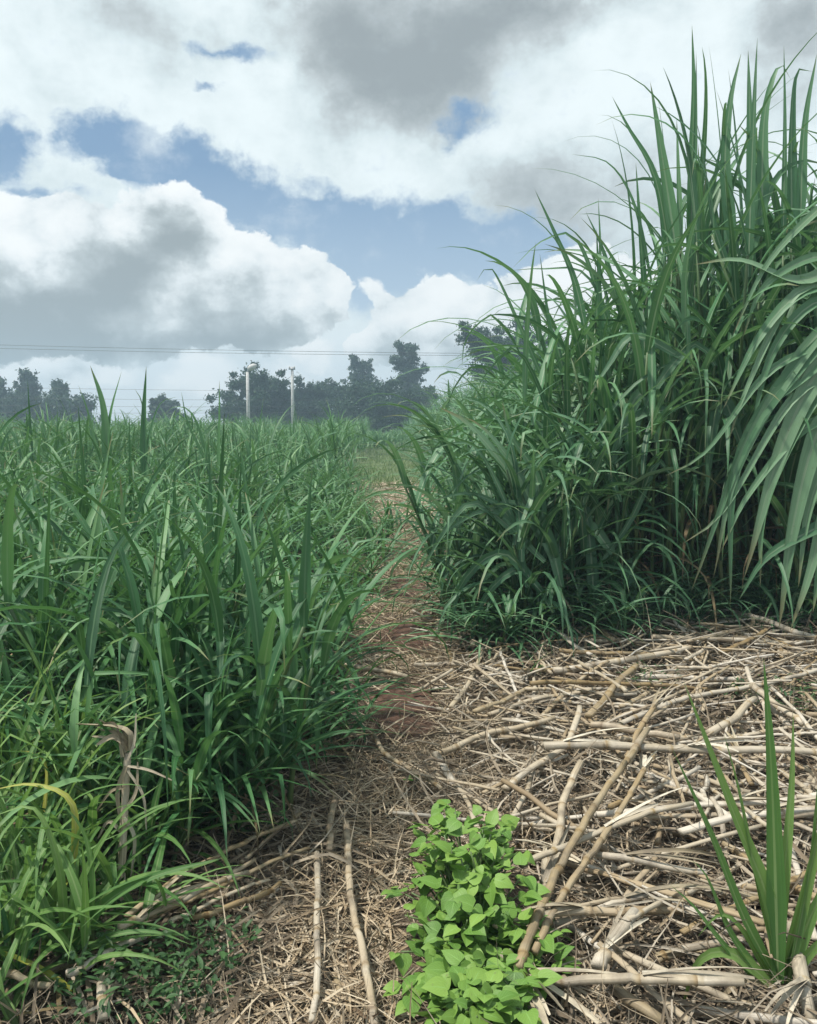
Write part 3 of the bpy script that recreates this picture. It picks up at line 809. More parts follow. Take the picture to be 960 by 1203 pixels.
# upright blades over the left field
GU = "grass plants rising above the left field"
tall_plant("tall_grass_plant", "grass plant with two straight blades in a V standing above the left field", (-2.45, 6.9), [
    ([(128, 560), (122, 480), (106, 429)], 12), ([(124, 560), (130, 490), (143, 436)], 9), ([(120, 560), (105, 490), (92, 452)], 4)], 'blade_short', GU, t=6.9)
tall_plant("tall_grass_plant", "grass plant with one straight blade standing right of the V-shaped pair", (-2.1, 6.8), [
    ([(169, 560), (169, 490), (172, 430)], 9), ([(165, 560), (185, 480), (208, 466)], 4), ([(172, 560), (168, 480), (158, 456)], 4)], 'blade_short', GU, t=6.8)
tall_plant("tall_grass_plant", "grass plant with one lone short blade left of the lamp post", (-1.5, 7.0), [
    ([(257, 560), (258, 490), (258, 446)], 5), ([(250, 560), (228, 490), (206, 478), (190, 490)], 4), ([(252, 560), (222, 500), (213, 460)], 4)], 'blade_short', GU, t=7.0)

# ------------------------------------------------------------------ leaves on the left clumps that catch the eye
tall_plant("arching_grass_plant", "grass plant with one folded blade hanging straight down in front of the dark gap", fx(250, 940), [
    ([(230, 830), (238, 775), (249, 768), (251, 880)], 17, .75), ([(200, 860), (190, 790), (150, 720), (80, 760), (20, 850)], 11, .8), ([(180, 900), (165, 800), (90, 850), (20, 880)], 12, .6),
    ([(215, 950), (220, 870), (195, 830), (140, 790)], 13, .6), ([(310, 900), (330, 850), (370, 840), (372, 905)], 15, .6), ([(210, 1000), (208, 930), (212, 880), (150, 800)], 16, .5),
    ([(320, 900), (345, 800), (330, 720), (255, 690)], 12, .75), ([(300, 910), (290, 790), (300, 700), (340, 650)], 10, .6), ([(310, 920), (350, 880), (400, 860), (432, 862)], 12, .6)],
    'blade_short', GL, t=2.6)

# ------------------------------------------------------------------ young shoots in the lower left corner
def shoot(name, label, foot, items, group, t):
    r = empty(name, tuple(foot)); tag(r, label, "grass", group)
    for (pts, w, col, *lab) in items:
        mb = MB(); P = from_px(pts, t); tt = np.mean([q[2] if len(q) > 2 else t for q in pts])
        P[0] = np.array(foot) * 0.35 + P[0] * 0.65 + np.array([random.gauss(0, .008), random.gauss(0, .008), 0])
        leaf_through(mb, P, px_w(w, tt), roll=random.gauss(0, .25), rnd=random.uniform(.2, .8), face=(random.gauss(0, .2), -0.7, 0.7))
        o = mb.build("leaf", M[col], r, origin=foot)
        if lab: o["label"] = lab[0]
    return r


GSH = "young grass shoots on the left"
f = ground(60, 1135)
shoot("grass_shoot", "bright green young grass shoot in the lower left with one yellowing arched leaf", f, [
    ([(60, 1130), (90, 1060), (150, 1040), (258, 1010)], 17, 'shoot'), ([(45, 1130, 1.86), (60, 1060, 1.84), (90, 985, 1.84), (101, 955, 1.84)], 16, 'shoot'),
    ([(98, 970, 1.84), (85, 945, 1.84), (40, 922, 1.85), (-10, 928, 1.86)], 9, 'yellow', "yellow arched leaf of the shoot"), ([(50, 1140), (40, 1060), (20, 1010), (-20, 1000)], 14, 'shoot'),
    ([(30, 1130), (45, 1050), (30, 980), (-10, 985)], 12, 'shoot'), ([(65, 1130), (75, 1040), (50, 990), (10, 960)], 10, 'shoot'), ([(40, 1135), (20, 1080), (-5, 1060), (-30, 1075)], 14, 'shoot'),
    ([(70, 1135), (110, 1090), (140, 1070), (180, 1075)], 9, 'shoot')], GSH, 1.95)
f = ground(95, 1120)
shoot("grass_shoot", "long bladed light green shoot reaching right over the slanting cane bundle", f, [
    ([(80, 1120), (120, 1065), (180, 1030), (262, 1008)], 15, 'shoot'), ([(75, 1120), (95, 1040), (140, 960), (190, 920)], 11, 'shoot'), ([(90, 1125), (130, 1100), (180, 1095), (225, 1110)], 9, 'shoot'),
    ([(70, 1120), (70, 1020), (40, 950), (-10, 960)], 12, 'shoot'), ([(85, 1120), (110, 1050), (100, 980), (70, 940)], 12, 'shoot')], GSH, 1.78)
f = ground(20, 1085)
shoot("grass_shoot", "grass shoot at the left picture edge with a small curled yellow leaf", f, [
    ([(20, 1080), (40, 960), (70, 900), (110, 880)], 13, 'shoot'), ([(15, 1080), (0, 970), (20, 880), (65, 780)], 14, 'shoot'), ([(30, 1080), (60, 950), (110, 870), (185, 830)], 12, 'shoot'),
    ([(58, 945), (55, 905), (40, 885), (15, 882)], 6, 'yellow', "small curled yellow leaf"), ([(10, 1080), (10, 1000), (-10, 930), (-30, 920)], 12, 'shoot'),
    ([(35, 1080), (80, 1000), (130, 960), (160, 965)], 11, 'shoot'), ([(25, 1080), (30, 1000), (60, 960), (120, 930)], 12, 'shoot')], GSH, 2.15)
f = ground(135, 1010)
shoot("grass_shoot", "low green shoot with feathery blades around the foot of the broken dry stalk", f, [
    ([(140, 1005), (150, 930), (170, 880), (185, 850)], 10, 'shoot'), ([(150, 1010), (190, 930), (230, 905), (200, 870)], 8, 'shoot'), ([(130, 1005), (120, 930), (90, 890), (50, 880)], 10, 'shoot'),
    ([(145, 1000), (180, 960), (200, 975), (205, 1000)], 8, 'shoot'), ([(135, 1005), (100, 960), (85, 920), (90, 900)], 10, 'shoot'), ([(150, 1005), (160, 900), (140, 850), (100, 830)], 9, 'shoot')], GSH, 2.3)
f = ground(10, 1180)
shoot("grass_shoot", "dark low grass shoot in the bottom left corner of the picture", f, [
    ([(10, 1180), (30, 1120), (60, 1090), (100, 1085)], 12, 'blade_short'), ([(0, 1180), (10, 1110), (0, 1060), (-20, 1050)], 12, 'blade_short'),
    ([(20, 1190), (80, 1160), (120, 1150), (170, 1170)], 10, 'blade_short'), ([(5, 1180), (40, 1150), (90, 1165), (110, 1200)], 11, 'shoot')], GSH, 1.75)

# shoot in the lower right corner
f = ground(915, 1165)
shoot("grass_shoot", "bright young grass shoot with long straight blades rising from the cane litter, lower right", f, [
    ([(918, 1140), (910, 1000), (905, 880), (897, 772)], 23, 'shoot'), ([(915, 1140), (900, 1050), (860, 950), (803, 800)], 20, 'shoot'),
    ([(922, 1140), (922, 1020), (930, 920), (932, 838)], 16, 'shoot'), ([(905, 1145), (875, 1080), (835, 980), (790, 880)], 15, 'shoot'),
    ([(895, 1150), (860, 1100), (830, 1030), (812, 1010)], 11, 'shoot'), ([(925, 1140), (945, 1050), (970, 950), (990, 900)], 18, 'shoot'),
    ([(928, 1140), (960, 1060), (990, 1010), (1010, 990)], 17, 'shoot'), ([(900, 1150), (860, 1120), (820, 1130), (798, 1195)], 15, 'shoot'),
    ([(890, 1150), (850, 1110), (815, 1065), (788, 1040)], 9, 'shoot'), ([(925, 1150), (960, 1110), (985, 1100), (1010, 1120)], 14, 'shoot'),
    ([(910, 1145), (890, 1040), (868, 930), (850, 860)], 10, 'shoot'), ([(926, 1145), (950, 1030), (958, 950), (962, 905)], 12, 'shoot'), ([(905, 1155), (870, 1090), (845, 1075), (820, 1100)], 9, 'shoot'),
    ([(912, 1155), (880, 1150), (850, 1170), (835, 1200)], 9, 'deadleaf', "dry brown lower leaf"), ([(925, 1155), (945, 1150), (960, 1175), (965, 1203)], 9, 'deadleaf', "dry brown lower leaf")], None, 1.72)



# ------------------------------------------------------------------ dry cane
def cane_mesh(A, B, r, sag=0.0, bend=0.0, seed=0, tone=0.5, inter=0.13):
    g = np.random.default_rng(seed)
    A, B = np.asarray(A, float), np.asarray(B, float); L = np.linalg.norm(B - A)
    d = (B - A) / L; side = np.cross(d, [0, 0, 1]); side /= np.linalg.norm(side) + 1e-9
    us, rd, tn = [], [], []
    k = g.uniform(0.2, 0.9) * inter
    marks = []
    while k < L:
        marks.append(k); k += inter * g.uniform(0.8, 1.25)
    base = sorted(set([0, L] + list(np.linspace(0, L, max(4, int(L / 0.06))))))
    for u in base: us.append(u); rd.append(1.0); tn.append(tone)
    for m_ in marks:
        for du, rr, t_ in ((-0.016, 1.0, tone), (-0.006, 1.05, tone * 0.7), (0.0, 1.10, tone * .3), (0.006, 1.03, tone * .9 + .1), (0.018, 0.98, min(1, tone + .12))):
            if 0 < m_ + du < L: us.append(m_ + du); rd.append(rr); tn.append(t_)
    o = np.argsort(us); us = np.array(us)[o]; rd = np.array(rd)[o]; tn = np.array(tn)[o]
    w = us / L; ph = g.uniform(0, 6.28)
    kb = g.uniform(.3, .7); ka = g.normal(0, .05) if g.uniform() < .45 else 0
    P = A + d * us[:, None] + side * ((bend * np.sin(math.pi * w) + 0.008 * np.sin(w * 7 + ph) + ka * np.minimum(w / kb, (1 - w) / (1 - kb))) * min(1, L))[:, None]
    P[:, 2] += sag * np.sin(math.pi * w) + 0.004 * np.sin(w * 9 + ph * 2); P += g.normal(0, .0012, P.shape)
    mb = MB(); tube(mb, P, r * rd * (1 - 0.18 * w) * g.uniform(.92, 1.06, len(w)), 9, rnd=np.clip(tn + g.normal(0, .05, len(tn)), 0, 1), squash=g.uniform(.55, 1.0))
    return mb, P


def cane(A, B, r, label, group=None, seed=0, tone=0.5, sheath=0, name="dry_cane", **kw):
    mb, P = cane_mesh(A, B, r, seed=seed, tone=tone, **kw)
    org = P[0]
    if not sheath:
        o = mb.build(name, M['cane'], origin=org); o.location = Vector(tuple(org)); tag(o, label, "cane", group); return o
    root = empty(name, org); tag(root, label, "cane", group); mb.build("stem", M['cane'], root, origin=org)
    g = np.random.default_rng(seed + 900)
    for _ in range(sheath):
        i = g.integers(1, max(2, len(P) - 4)); d = P[min(i + 2, len(P) - 1)] - P[i]; az = math.atan2(d[1], d[0])
        sb = MB(); n = 3
        blades(sb, np.repeat((P[i] + [0, 0, r * 0.7])[None], n, 0), az + g.normal(0, .22, n), g.uniform(.0, .3, n), g.uniform(.12, .3, n), r * g.uniform(.6, 1.5, n), g.uniform(.1, .7, n), 6,
               twist=g.normal(0, 1.0, n), fold=0.35, rnd=g.uniform(0, 1, n), floor=lambda x, y: gz(x, y) + .02, wprof=lambda s: np.minimum(1, .8 + s) * np.clip(1.05 - s, 0, 1) ** .35)
        sb.build("sheath", M['sheath'], root, origin=org)
    return root


GC = "fallen dry canes"
HERO = [  # px endpoints, heights of the two ends above the ground, thickness in px, tone, label, sheaths
    ((639, 884), (985, 893), .10, .10, 14, .85, "thick pale cane lying level across the right side with a whitened left end", 2),
    ((511, 892), (651, 849), .05, .08, 10, .5, "tan cane slanting gently up from above the leafy weed", 0),
    ((569, 1160), (873, 1164), .06, .10, 15, .65, "thick jointed cane lying level near the bottom beside the leafy weed", 2),
    ((613, 1149), (748, 890), .10, .16, 11, .45, "long yellowish cane running diagonally up through the middle of the litter", 0),
    ((628, 1130), (770, 895), .09, .14, 9, .4, "brown cane lying close along the long diagonal cane", 1),
    ((610, 1027), (812, 950), .10, .13, 10, .8, "pale slim cane crossing over the diagonal canes from the leafy weed", 1),
    ((700, 962), (985, 935), .08, .09, 11, .75, "pale cane lying nearly level halfway up the right side", 1),
    ((651, 793), (812, 766), .05, .07, 10, .7, "slim pale cane near the foot of the tall grass stand", 0),
    ((592, 933), (682, 838), .06, .09, 10, .6, "tan cane leaning up to the right above the leafy weed", 0),
    ((633, 1073), (682, 904), .05, .10, 12, .55, "cane rising steeply right beside the leafy weed", 1),
    ((690, 848), (746, 786), .05, .10, 11, .5, "short thick cane pointing up at the tall grass", 0),
    ((703, 1149), (746, 1079), .07, .10, 18, .75, "stout pale broken cane stub in the lower litter", 1),
    ((596, 1132), (630, 1210), .08, .05, 18, .8, "stout split cane end beside the weed at the picture bottom", 2),
    ((511, 890), (533, 930), .06, .04, 11, .7, "short cane stub just above the top of the leafy weed", 0),
    ((736, 905), (762, 862), .08, .12, 10, .45, "short brown cane at the upper end of the long diagonal cane", 0),
    ((832, 869), (886, 826), .06, .10, 11, .7, "short pale cane pointing up right above the level thick cane", 0),
    ((767, 752), (985, 760), .06, .06, 9, .75, "slim level cane right under the front of the tall stand", 0),
    ((862, 722), (985, 762), .10, .06, 9, .7, "cane sloping down to the right under the hanging blades", 1),
    ((884, 812), (945, 858), .09, .05, 10, .65, "short cane sloping down right near the right picture edge", 0),
    ((487, 785), (571, 786), .03, .04, 8, .6, "small level cane at the edge of the bare red soil", 0),
    ((530, 836), (572, 764), .04, .05, 7, .6, "thin cane pointing up the path beside the red soil", 0),
    ((721, 1172), (778, 1212), .05, .03, 16, .55, "stout brown cane piece at the picture bottom near the level jointed cane", 0),
    ((930, 1100), (950, 1210), .08, .02, 17, .8, "stout pale cane under the foot of the lower right shoot", 1),
    ((562, 1208), (590, 1152), .04, .09, 13, .45, "yellow cane end poking up under the split cane beside the weed", 0),
    ((404, 975), (437, 1215), .045, .045, 10, .45, "long straight yellow cane lying along the path at the picture bottom", 0),
    ((370, 1010), (366, 1212), .04, .04, 9, .75, "pale straight cane lying along the path left of the yellow cane", 0),
    ((394, 942), (387, 1008), .03, .03, 10, .25, "short orange brown cane on the path above the pale straight one", 0),
    ((150, 1085), (347, 972), .10, .05, 8, .4, "topmost cane of the bundle slanting out from the left grass", 0),
    ((165, 1094), (362, 1004), .06, .04, 8, .45, "long middle cane of the bundle slanting out from the left grass", 0),
    ((140, 1100), (290, 1032), .10, .08, 9, .65, "pale split cane in the bundle slanting out from the left grass", 1),
    ((225, 1088), (330, 1046), .05, .04, 8, .35, "short yellow cane lowest in the bundle left of the path", 0),
    ((185, 1078), (300, 1020), .06, .05, 7, .6, "greyish cane tucked under the topmost cane of the slanting bundle", 0),
    ((200, 1094), (318, 1040), .07, .05, 7, .5, "short tan cane between the middle and lowest canes of the bundle", 0),
    ((282, 1022), (352, 962), .03, .04, 6, .3, "thin brown cane leading from the bundle up to the grass", 0),
    ((80, 1155), (170, 1108), .05, .05, 11, .75, "pale cane under the left end of the slanting bundle", 0),
    ((122, 1208), (146, 1095), .03, .05, 12, .75, "upright looking pale cane near the lower left corner", 0),
    ((0, 1150), (60, 1172), .05, .03, 10, .6, "pale cane end cut by the lower left picture edge", 0),
    ((440, 870), (520, 935), .03, .04, 7, .6, "thin cane crossing the path just above the leafy weed", 0),
    ((380, 780), (480, 800), .04, .03, 8, .6, "slim cane across the path left of the bare red soil", 0),
    ((575, 845), (700, 815), .05, .06, 8, .6, "slim tan cane lying level behind the slanting tan cane", 0),
    ((800, 985), (960, 960), .09, .09, 12, .85, "pale grey cane behind the lower right shoot's blades", 1),
    ((690, 1010), (830, 1035), .08, .06, 10, .7, "pale cane crossing behind the stout stub", 1),
    ((640, 1100), (760, 1060), .05, .09, 9, .75, "slim pale cane lying behind the stout stub in lower litter", 1),
]
for i, (a, b, ha, hb, w, tone, lab, sh) in enumerate(HERO):
    A = ground(*a, ha); B = ground(*b, hb); t = (np.linalg.norm(A - [0, 0, CAM_H]) + np.linalg.norm(B - [0, 0, CAM_H])) / 2
    A[2] += .02; B[2] += .02
    cane(A, B, px_w(w, t) * .43, lab, GC, i, tone, sh, bend=random.gauss(0, .015), inter=random.uniform(.10, .16))

g_ = np.random.default_rng(55); cnt = 0
while cnt < 222:
    y = 1.5 + 3.7 * g_.uniform() ** 0.85; x = g_.uniform(0.15, 3.0)
    if x > 0.52 * y + 0.35 or x < 0.12 + 0.02 * y: continue
    if abs(x - 0.19) < 0.24 and y < 2.5: continue
    L = g_.uniform(0.2, 0.75) if g_.uniform() < .6 else g_.uniform(.7, 1.3)
    a = g_.choice([0.05, 0.95, 2.75, 1.4]) + g_.normal(0, .32)
    h = g_.uniform(0.02, 0.10); dz = g_.normal(0, .035)
    A = np.array([x, y, 0]); B = A + L * np.array([math.cos(a), math.sin(a), 0])
    if B[1] > 5.3 or B[0] < 0.1 or B[1] < 1.2: continue
    A[2] = gz(A[0], A[1]) + max(.006, h - dz); B[2] = gz(B[0], B[1]) + max(.006, h + dz)
    r = g_.choice([.0055, .0075, .0095, .012]) * g_.uniform(.85, 1.2)
    big = L > .7
    near = y < 2.6
    lab = ("long dry cane lying in the tangle right of the path" if big else
           "short broken cane piece in the near litter between the weed and the lower right shoot" if near else
           "short broken cane piece in the litter below the tall grass stand")
    cane(A, B, r, lab, GC, 1000 + cnt, g_.uniform(.25, .95), 1 if (near and g_.uniform() < .4) else 0, bend=g_.normal(0, .03), inter=g_.uniform(.09, .15)); cnt += 1
cnt = 0
while cnt < 26:
    y = 1.6 + 8 * g_.uniform() ** 1.6; x = float(path_mid(np.array(y))) + g_.uniform(-.55, .5)
    L = g_.uniform(.1, .4); a = 1.5 + g_.normal(0, .8)
    A = np.array([x, y, 0]); B = A + L * np.array([math.cos(a), math.sin(a), 0])
    A[2] = gz(A[0], A[1]) + .012; B[2] = gz(B[0], B[1]) + .012
    cane(A, B, g_.uniform(.004, .009), "small trodden cane fragment lying on the path", GC, 3000 + cnt, g_.uniform(.3, .9)); cnt += 1

mb = MB(); g_ = np.random.default_rng(61); k = 0
while k < 1500:
    y = 1.45 + 3.9 * g_.uniform() ** 0.95; x = g_.uniform(0.1, 4.4)
    if x > 0.45 * y + 2.2 or (abs(x - 0.14) < 0.24 and y < 2.3): continue
    L = g_.uniform(.1, .5); a = g_.choice([0.05, 0.95, 2.75, 1.4, 2.2]) + g_.normal(0, .4); h = g_.uniform(.005, .085); dz = g_.normal(0, .035)
    u = np.linspace(-.5, .5, 5)[:, None]; P = np.array([x, y, 0]) + u * L * np.array([math.cos(a), math.sin(a), 0]) + g_.normal(0, .004, (5, 3))
    if P[:, 1].max() > 5.4: continue
    P[:, 2] = gz(P[:, 0], P[:, 1]) + np.maximum(.004, h + 2 * u[:, 0] * dz)
    tube(mb, P, g_.uniform(.003, .0088) * np.array([1, 1.05, .95, 1.05, .9]), 6, rnd=np.clip(g_.uniform(.2, 1) + g_.normal(0, .08, 5), 0, 1), squash=g_.uniform(.35, 1)); k += 1
tag(mb.build("cane_fragments", M['cane']), "small broken bits of dry cane filling the litter right of the path", "litter", None, 'stuff')

# broken standing dry stalk on the left
f = ground(140, 1085)
root = empty("broken_stalk", f); tag(root, "broken dry standing stalk with a folded cream top in the left foreground", "stalk")
P = smooth_line([f, at(146, 960, 2.04), at(149, 905, 2.04), at(150, 885, 2.04)], 16)
mb = MB(); tube(mb, P, np.linspace(.011, .008, 16) * (1 + .12 * np.sin(np.arange(16) * 2.4)), 8, rnd=.55 + .1 * np.sin(np.arange(16) * 2.0)); mb.build("stem", M['cane'], root, origin=f)
mb = MB(); gq = np.random.default_rng(8)
for k in range(7):
    q0 = at(151, 884, 2.04) + gq.normal(0, .006, 3); q1 = at(138 + gq.normal(0, 5), 862 + gq.normal(0, 5), 2.03); q2 = at(114 + gq.normal(0, 10), 862 + gq.normal(0, 9), 2.02 + gq.normal(0, .02))
    leaf_through(mb, [q0, q1, q2], gq.uniform(.008, .022), roll=gq.normal(0, .8), rnd=gq.uniform(.6, 1), fold=.3, wprof=lambda s: np.clip(1.02 - s, 0, 1) ** .35)
mb.build("folded_top", M['sheath'], root, origin=f)
for pts, w in (([(150, 893), (158, 872), (160, 838)], 4), ([(150, 900), (175, 905), (205, 918)], 4), ([(148, 950), (160, 930), (162, 895)], 5), ([(150, 905), (168, 935), (172, 975)], 4),
               ([(145, 980), (128, 965), (115, 985)], 5), ([(148, 900), (138, 935), (147, 985)], 6), ([(146, 960), (158, 985), (154, 1030)], 5), ([(148, 925), (130, 930), (112, 955)], 4)):
    mb = MB(); leaf_through(mb, from_px(pts, 2.03), px_w(w, 2.03), roll=.3, rnd=random.random(), wprof=lambda s: np.clip(1.02 - s, 0, 1) ** .4 * np.minimum(1, .7 + s))
    mb.build("torn_sheath", M['sheath'], root, origin=f)


# ------------------------------------------------------------------ litter of dry leaves
WEED = ground(556, 1135)

def litter(name, label, x, y, seed, Lr, Wr, lift, toneb, mat='litter'):
    g = np.random.default_rng(seed); n = len(x); mb = MB()
    z = gz(x, y) + np.abs(g.normal(0, lift, n)) * 0.9
    bare = np.zeros(n, bool)
    for (cx, cy, rx, ry) in BARE: bare |= ((x - cx) / rx) ** 2 + ((y - cy) / ry) ** 2 < g.uniform(.35, 1.1, n)
    k = ~bare & ~((np.abs(x - WEED[0]) < .17) & (np.abs(y - WEED[1] + .03) < .36)); n = k.sum()
    tone = np.clip(toneb + g.normal(0, .27, n), 0, 1)
    blades(mb, np.stack([x, y, z], -1)[k], g.uniform(0, 6.28, n), np.abs(g.normal(0, .22, n)), g.uniform(*Lr, n) * g.choice([.5, 1, 1], n), Wr[0] + (Wr[1] - Wr[0]) * g.uniform(0, 1, n) ** 2.2,
           g.normal(.45, .5, n), 5, 1.3, g.normal(0, .5, n), g.uniform(.3, .7, n), g.normal(0, 1.6, n), g.normal(0, .6, n), g.uniform(.05, .4), tone,
           floor=lambda a, b: gz(a, b) + .003, wprof=lambda s: np.minimum(1, .6 + 2 * s) * np.clip(1.03 - s, 0, 1) ** .4)
    tag(mb.build(name, M[mat]), label, "litter", None, 'stuff')


g_ = np.random.default_rng(91)
n = 22000; y = 1.0 + 4.5 * g_.uniform(0, 1, n) ** 1.15; x = 0.1 + g_.uniform(0, 1, n) * (0.45 * y + 2.2)
litter("dry_leaf_litter", "thick litter of dry grey brown leaf strips right of the path", x, y, 1, (.07, .40), (.0025, .012), .028, .55)
n = 19000; y = 1.35 + 12.0 * g_.uniform(0, 1, n) ** 2.2; x = path_mid(y) + g_.normal(0, .27, n)
litter("trodden_straw", "fine trodden straw covering the path", x, y, 2, (.05, .28), (.002, .009), .013, .72, 'straw')
n = 5200; y = 9.0 + 6.5 * g_.uniform(0, 1, n); x = path_mid(y) + g_.uniform(-.6, .65, n)
litter("far_straw", "pale straw spread over the distant stretch of the path", x, y, 3, (.1, .35), (.008, .02), .02, .85, 'straw')
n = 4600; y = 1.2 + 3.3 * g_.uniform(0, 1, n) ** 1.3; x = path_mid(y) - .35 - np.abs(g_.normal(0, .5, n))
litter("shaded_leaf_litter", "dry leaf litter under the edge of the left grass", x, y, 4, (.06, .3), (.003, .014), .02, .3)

# low dark undergrowth: small leaves on the ground, lower left and under the stand
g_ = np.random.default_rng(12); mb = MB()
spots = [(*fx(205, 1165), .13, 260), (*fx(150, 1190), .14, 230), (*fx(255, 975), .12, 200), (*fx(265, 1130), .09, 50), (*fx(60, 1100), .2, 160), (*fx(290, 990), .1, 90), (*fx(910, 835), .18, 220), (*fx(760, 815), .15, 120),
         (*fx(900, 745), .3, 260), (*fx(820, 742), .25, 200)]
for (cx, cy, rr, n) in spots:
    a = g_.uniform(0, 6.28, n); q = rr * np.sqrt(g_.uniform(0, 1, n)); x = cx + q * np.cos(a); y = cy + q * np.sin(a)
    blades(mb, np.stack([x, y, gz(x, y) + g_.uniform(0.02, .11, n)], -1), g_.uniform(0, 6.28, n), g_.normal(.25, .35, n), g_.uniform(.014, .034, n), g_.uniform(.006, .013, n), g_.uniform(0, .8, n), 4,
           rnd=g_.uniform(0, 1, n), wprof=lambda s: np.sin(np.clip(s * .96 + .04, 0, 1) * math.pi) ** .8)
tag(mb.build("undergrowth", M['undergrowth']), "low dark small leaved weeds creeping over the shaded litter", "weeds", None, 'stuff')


# ------------------------------------------------------------------ the broad leaved weed
def heart_leaf(mb, base, az, el, L, W, g, rnd):
    """pointed oval leaf with a notched base, cupped along the midrib"""
    K = 13; s = np.linspace(0, 1, K)
    half = W * .52 * np.sin(math.pi * s ** .60) * (1 - .18 * s)
    back = np.interp(s, [0, .1, .3, 1], [0.0, -.11, 0, 0]) * L     # notch: sides reach behind the stalk
    e = el - np.linspace(0, g.uniform(.2, .9), K)
    d = np.stack([np.cos(e) * math.cos(az), np.cos(e) * math.sin(az), np.sin(e)], -1)
    P = base + np.concatenate([np.zeros((1, 3)), np.cumsum(d[:-1] * L / (K - 1), 0)])
    S = np.array([-math.sin(az), math.cos(az), 0.0])[None].repeat(K, 0); tw = g.normal(0, .35)
    Nn = np.cross(d, S); S = S * math.cos(tw) + Nn * math.sin(tw); Nn = np.cross(d, S)
    rows = []
    cup = g.uniform(-.12, .28)
    for c in (-1, -.5, 0, .5, 1):
        rows.append(P + S * (half * c)[:, None] + d * (back * abs(c))[:, None] + Nn * ((abs(c) ** 1.5) * half * cup + .03 * W * math.sin(c * 5 + rnd * 9) * half / W)[:, None])
    V = np.stack(rows, 1); u = np.zeros((K, 5, 2)); u[..., 0] = [0, .25, .5, .75, 1]; u[..., 1] = s[:, None]
    i, j = np.meshgrid(np.arange(K - 1), np.arange(4), indexing='ij'); b = (i * 5 + j).ravel()
    mb.add(V.reshape(-1, 3), np.stack([b, b + 1, b + 6, b + 5], -1), u.reshape(-1, 2), rnd)


g = np.random.default_rng(31)
foot = ground(556, 1135)
root = empty("leafy_weed", foot); tag(root, "bright green broad leaved weed growing beside the path at the bottom", "weed")
fol, stm = MB(), []
for k in range(125):
    v = g.uniform(-.36, .29); bx, by = foot[0] + g.normal(0, .03), foot[1] + v * .6
    half = .165 * math.sqrt(max(.12, 1 - ((v + .02) / .36) ** 2)); q = g.uniform(-1, 1)
    ex, ey = foot[0] + q * half, foot[1] + v
    ez = (.20 + .05 * math.sin(v * 9)) * (1 - .45 * q * q) * g.uniform(.8, 1.12) * (1 if v > -.1 else .8)
    b = np.array([bx, by, gz(bx, by) - .01]); e = np.array([ex, ey, gz(ex, ey) + ez])
    C = smooth_line([b, b * .5 + e * .5 + np.array([0, 0, .03]), e], 8)
    sm = MB(); tube(sm, C, np.linspace(.0035, .002, 8), 5, rnd=.6); stm.append(sm)
    for u in (.45, .7, .86, 1.0):
        for w in range(2 if u < .98 else 3):
            p = C[int(u * 7)]; az = g.uniform(0, 6.28); pe = p + np.array([math.cos(az), math.sin(az), .5]) * g.uniform(.01, .035)
            L = g.uniform(.026, .054) * (1.1 if u < .7 else .95)
            heart_leaf(fol, pe, az, g.normal(.05, .38), L, L * g.uniform(.72, .95), g, float(np.clip(g.normal(.3 + .35 * u, .2), 0, 1)))
fol.build("foliage", M['weed'], root, origin=foot)
for sm in stm: sm.build("stem", M['stalk'], root, origin=foot)
fo = ground(487, 925); r2 = empty("weed_sprout", fo); tag(r2, "tiny two leaved green sprout above the left top of the leafy weed", "weed")
mb = MB()
for az in (0.3, 2.9, 1.6): heart_leaf(mb, fo + np.array([0, 0, .03]), az, .2, .045, .04, g, .6)
mb.build("foliage", M['weed'], r2, origin=fo)
mb = MB(); tube(mb, [fo - [0, 0, .02], fo + [0, 0, .03]], .002, 5, rnd=.6); mb.build("stem", M['stalk'], r2, origin=fo)


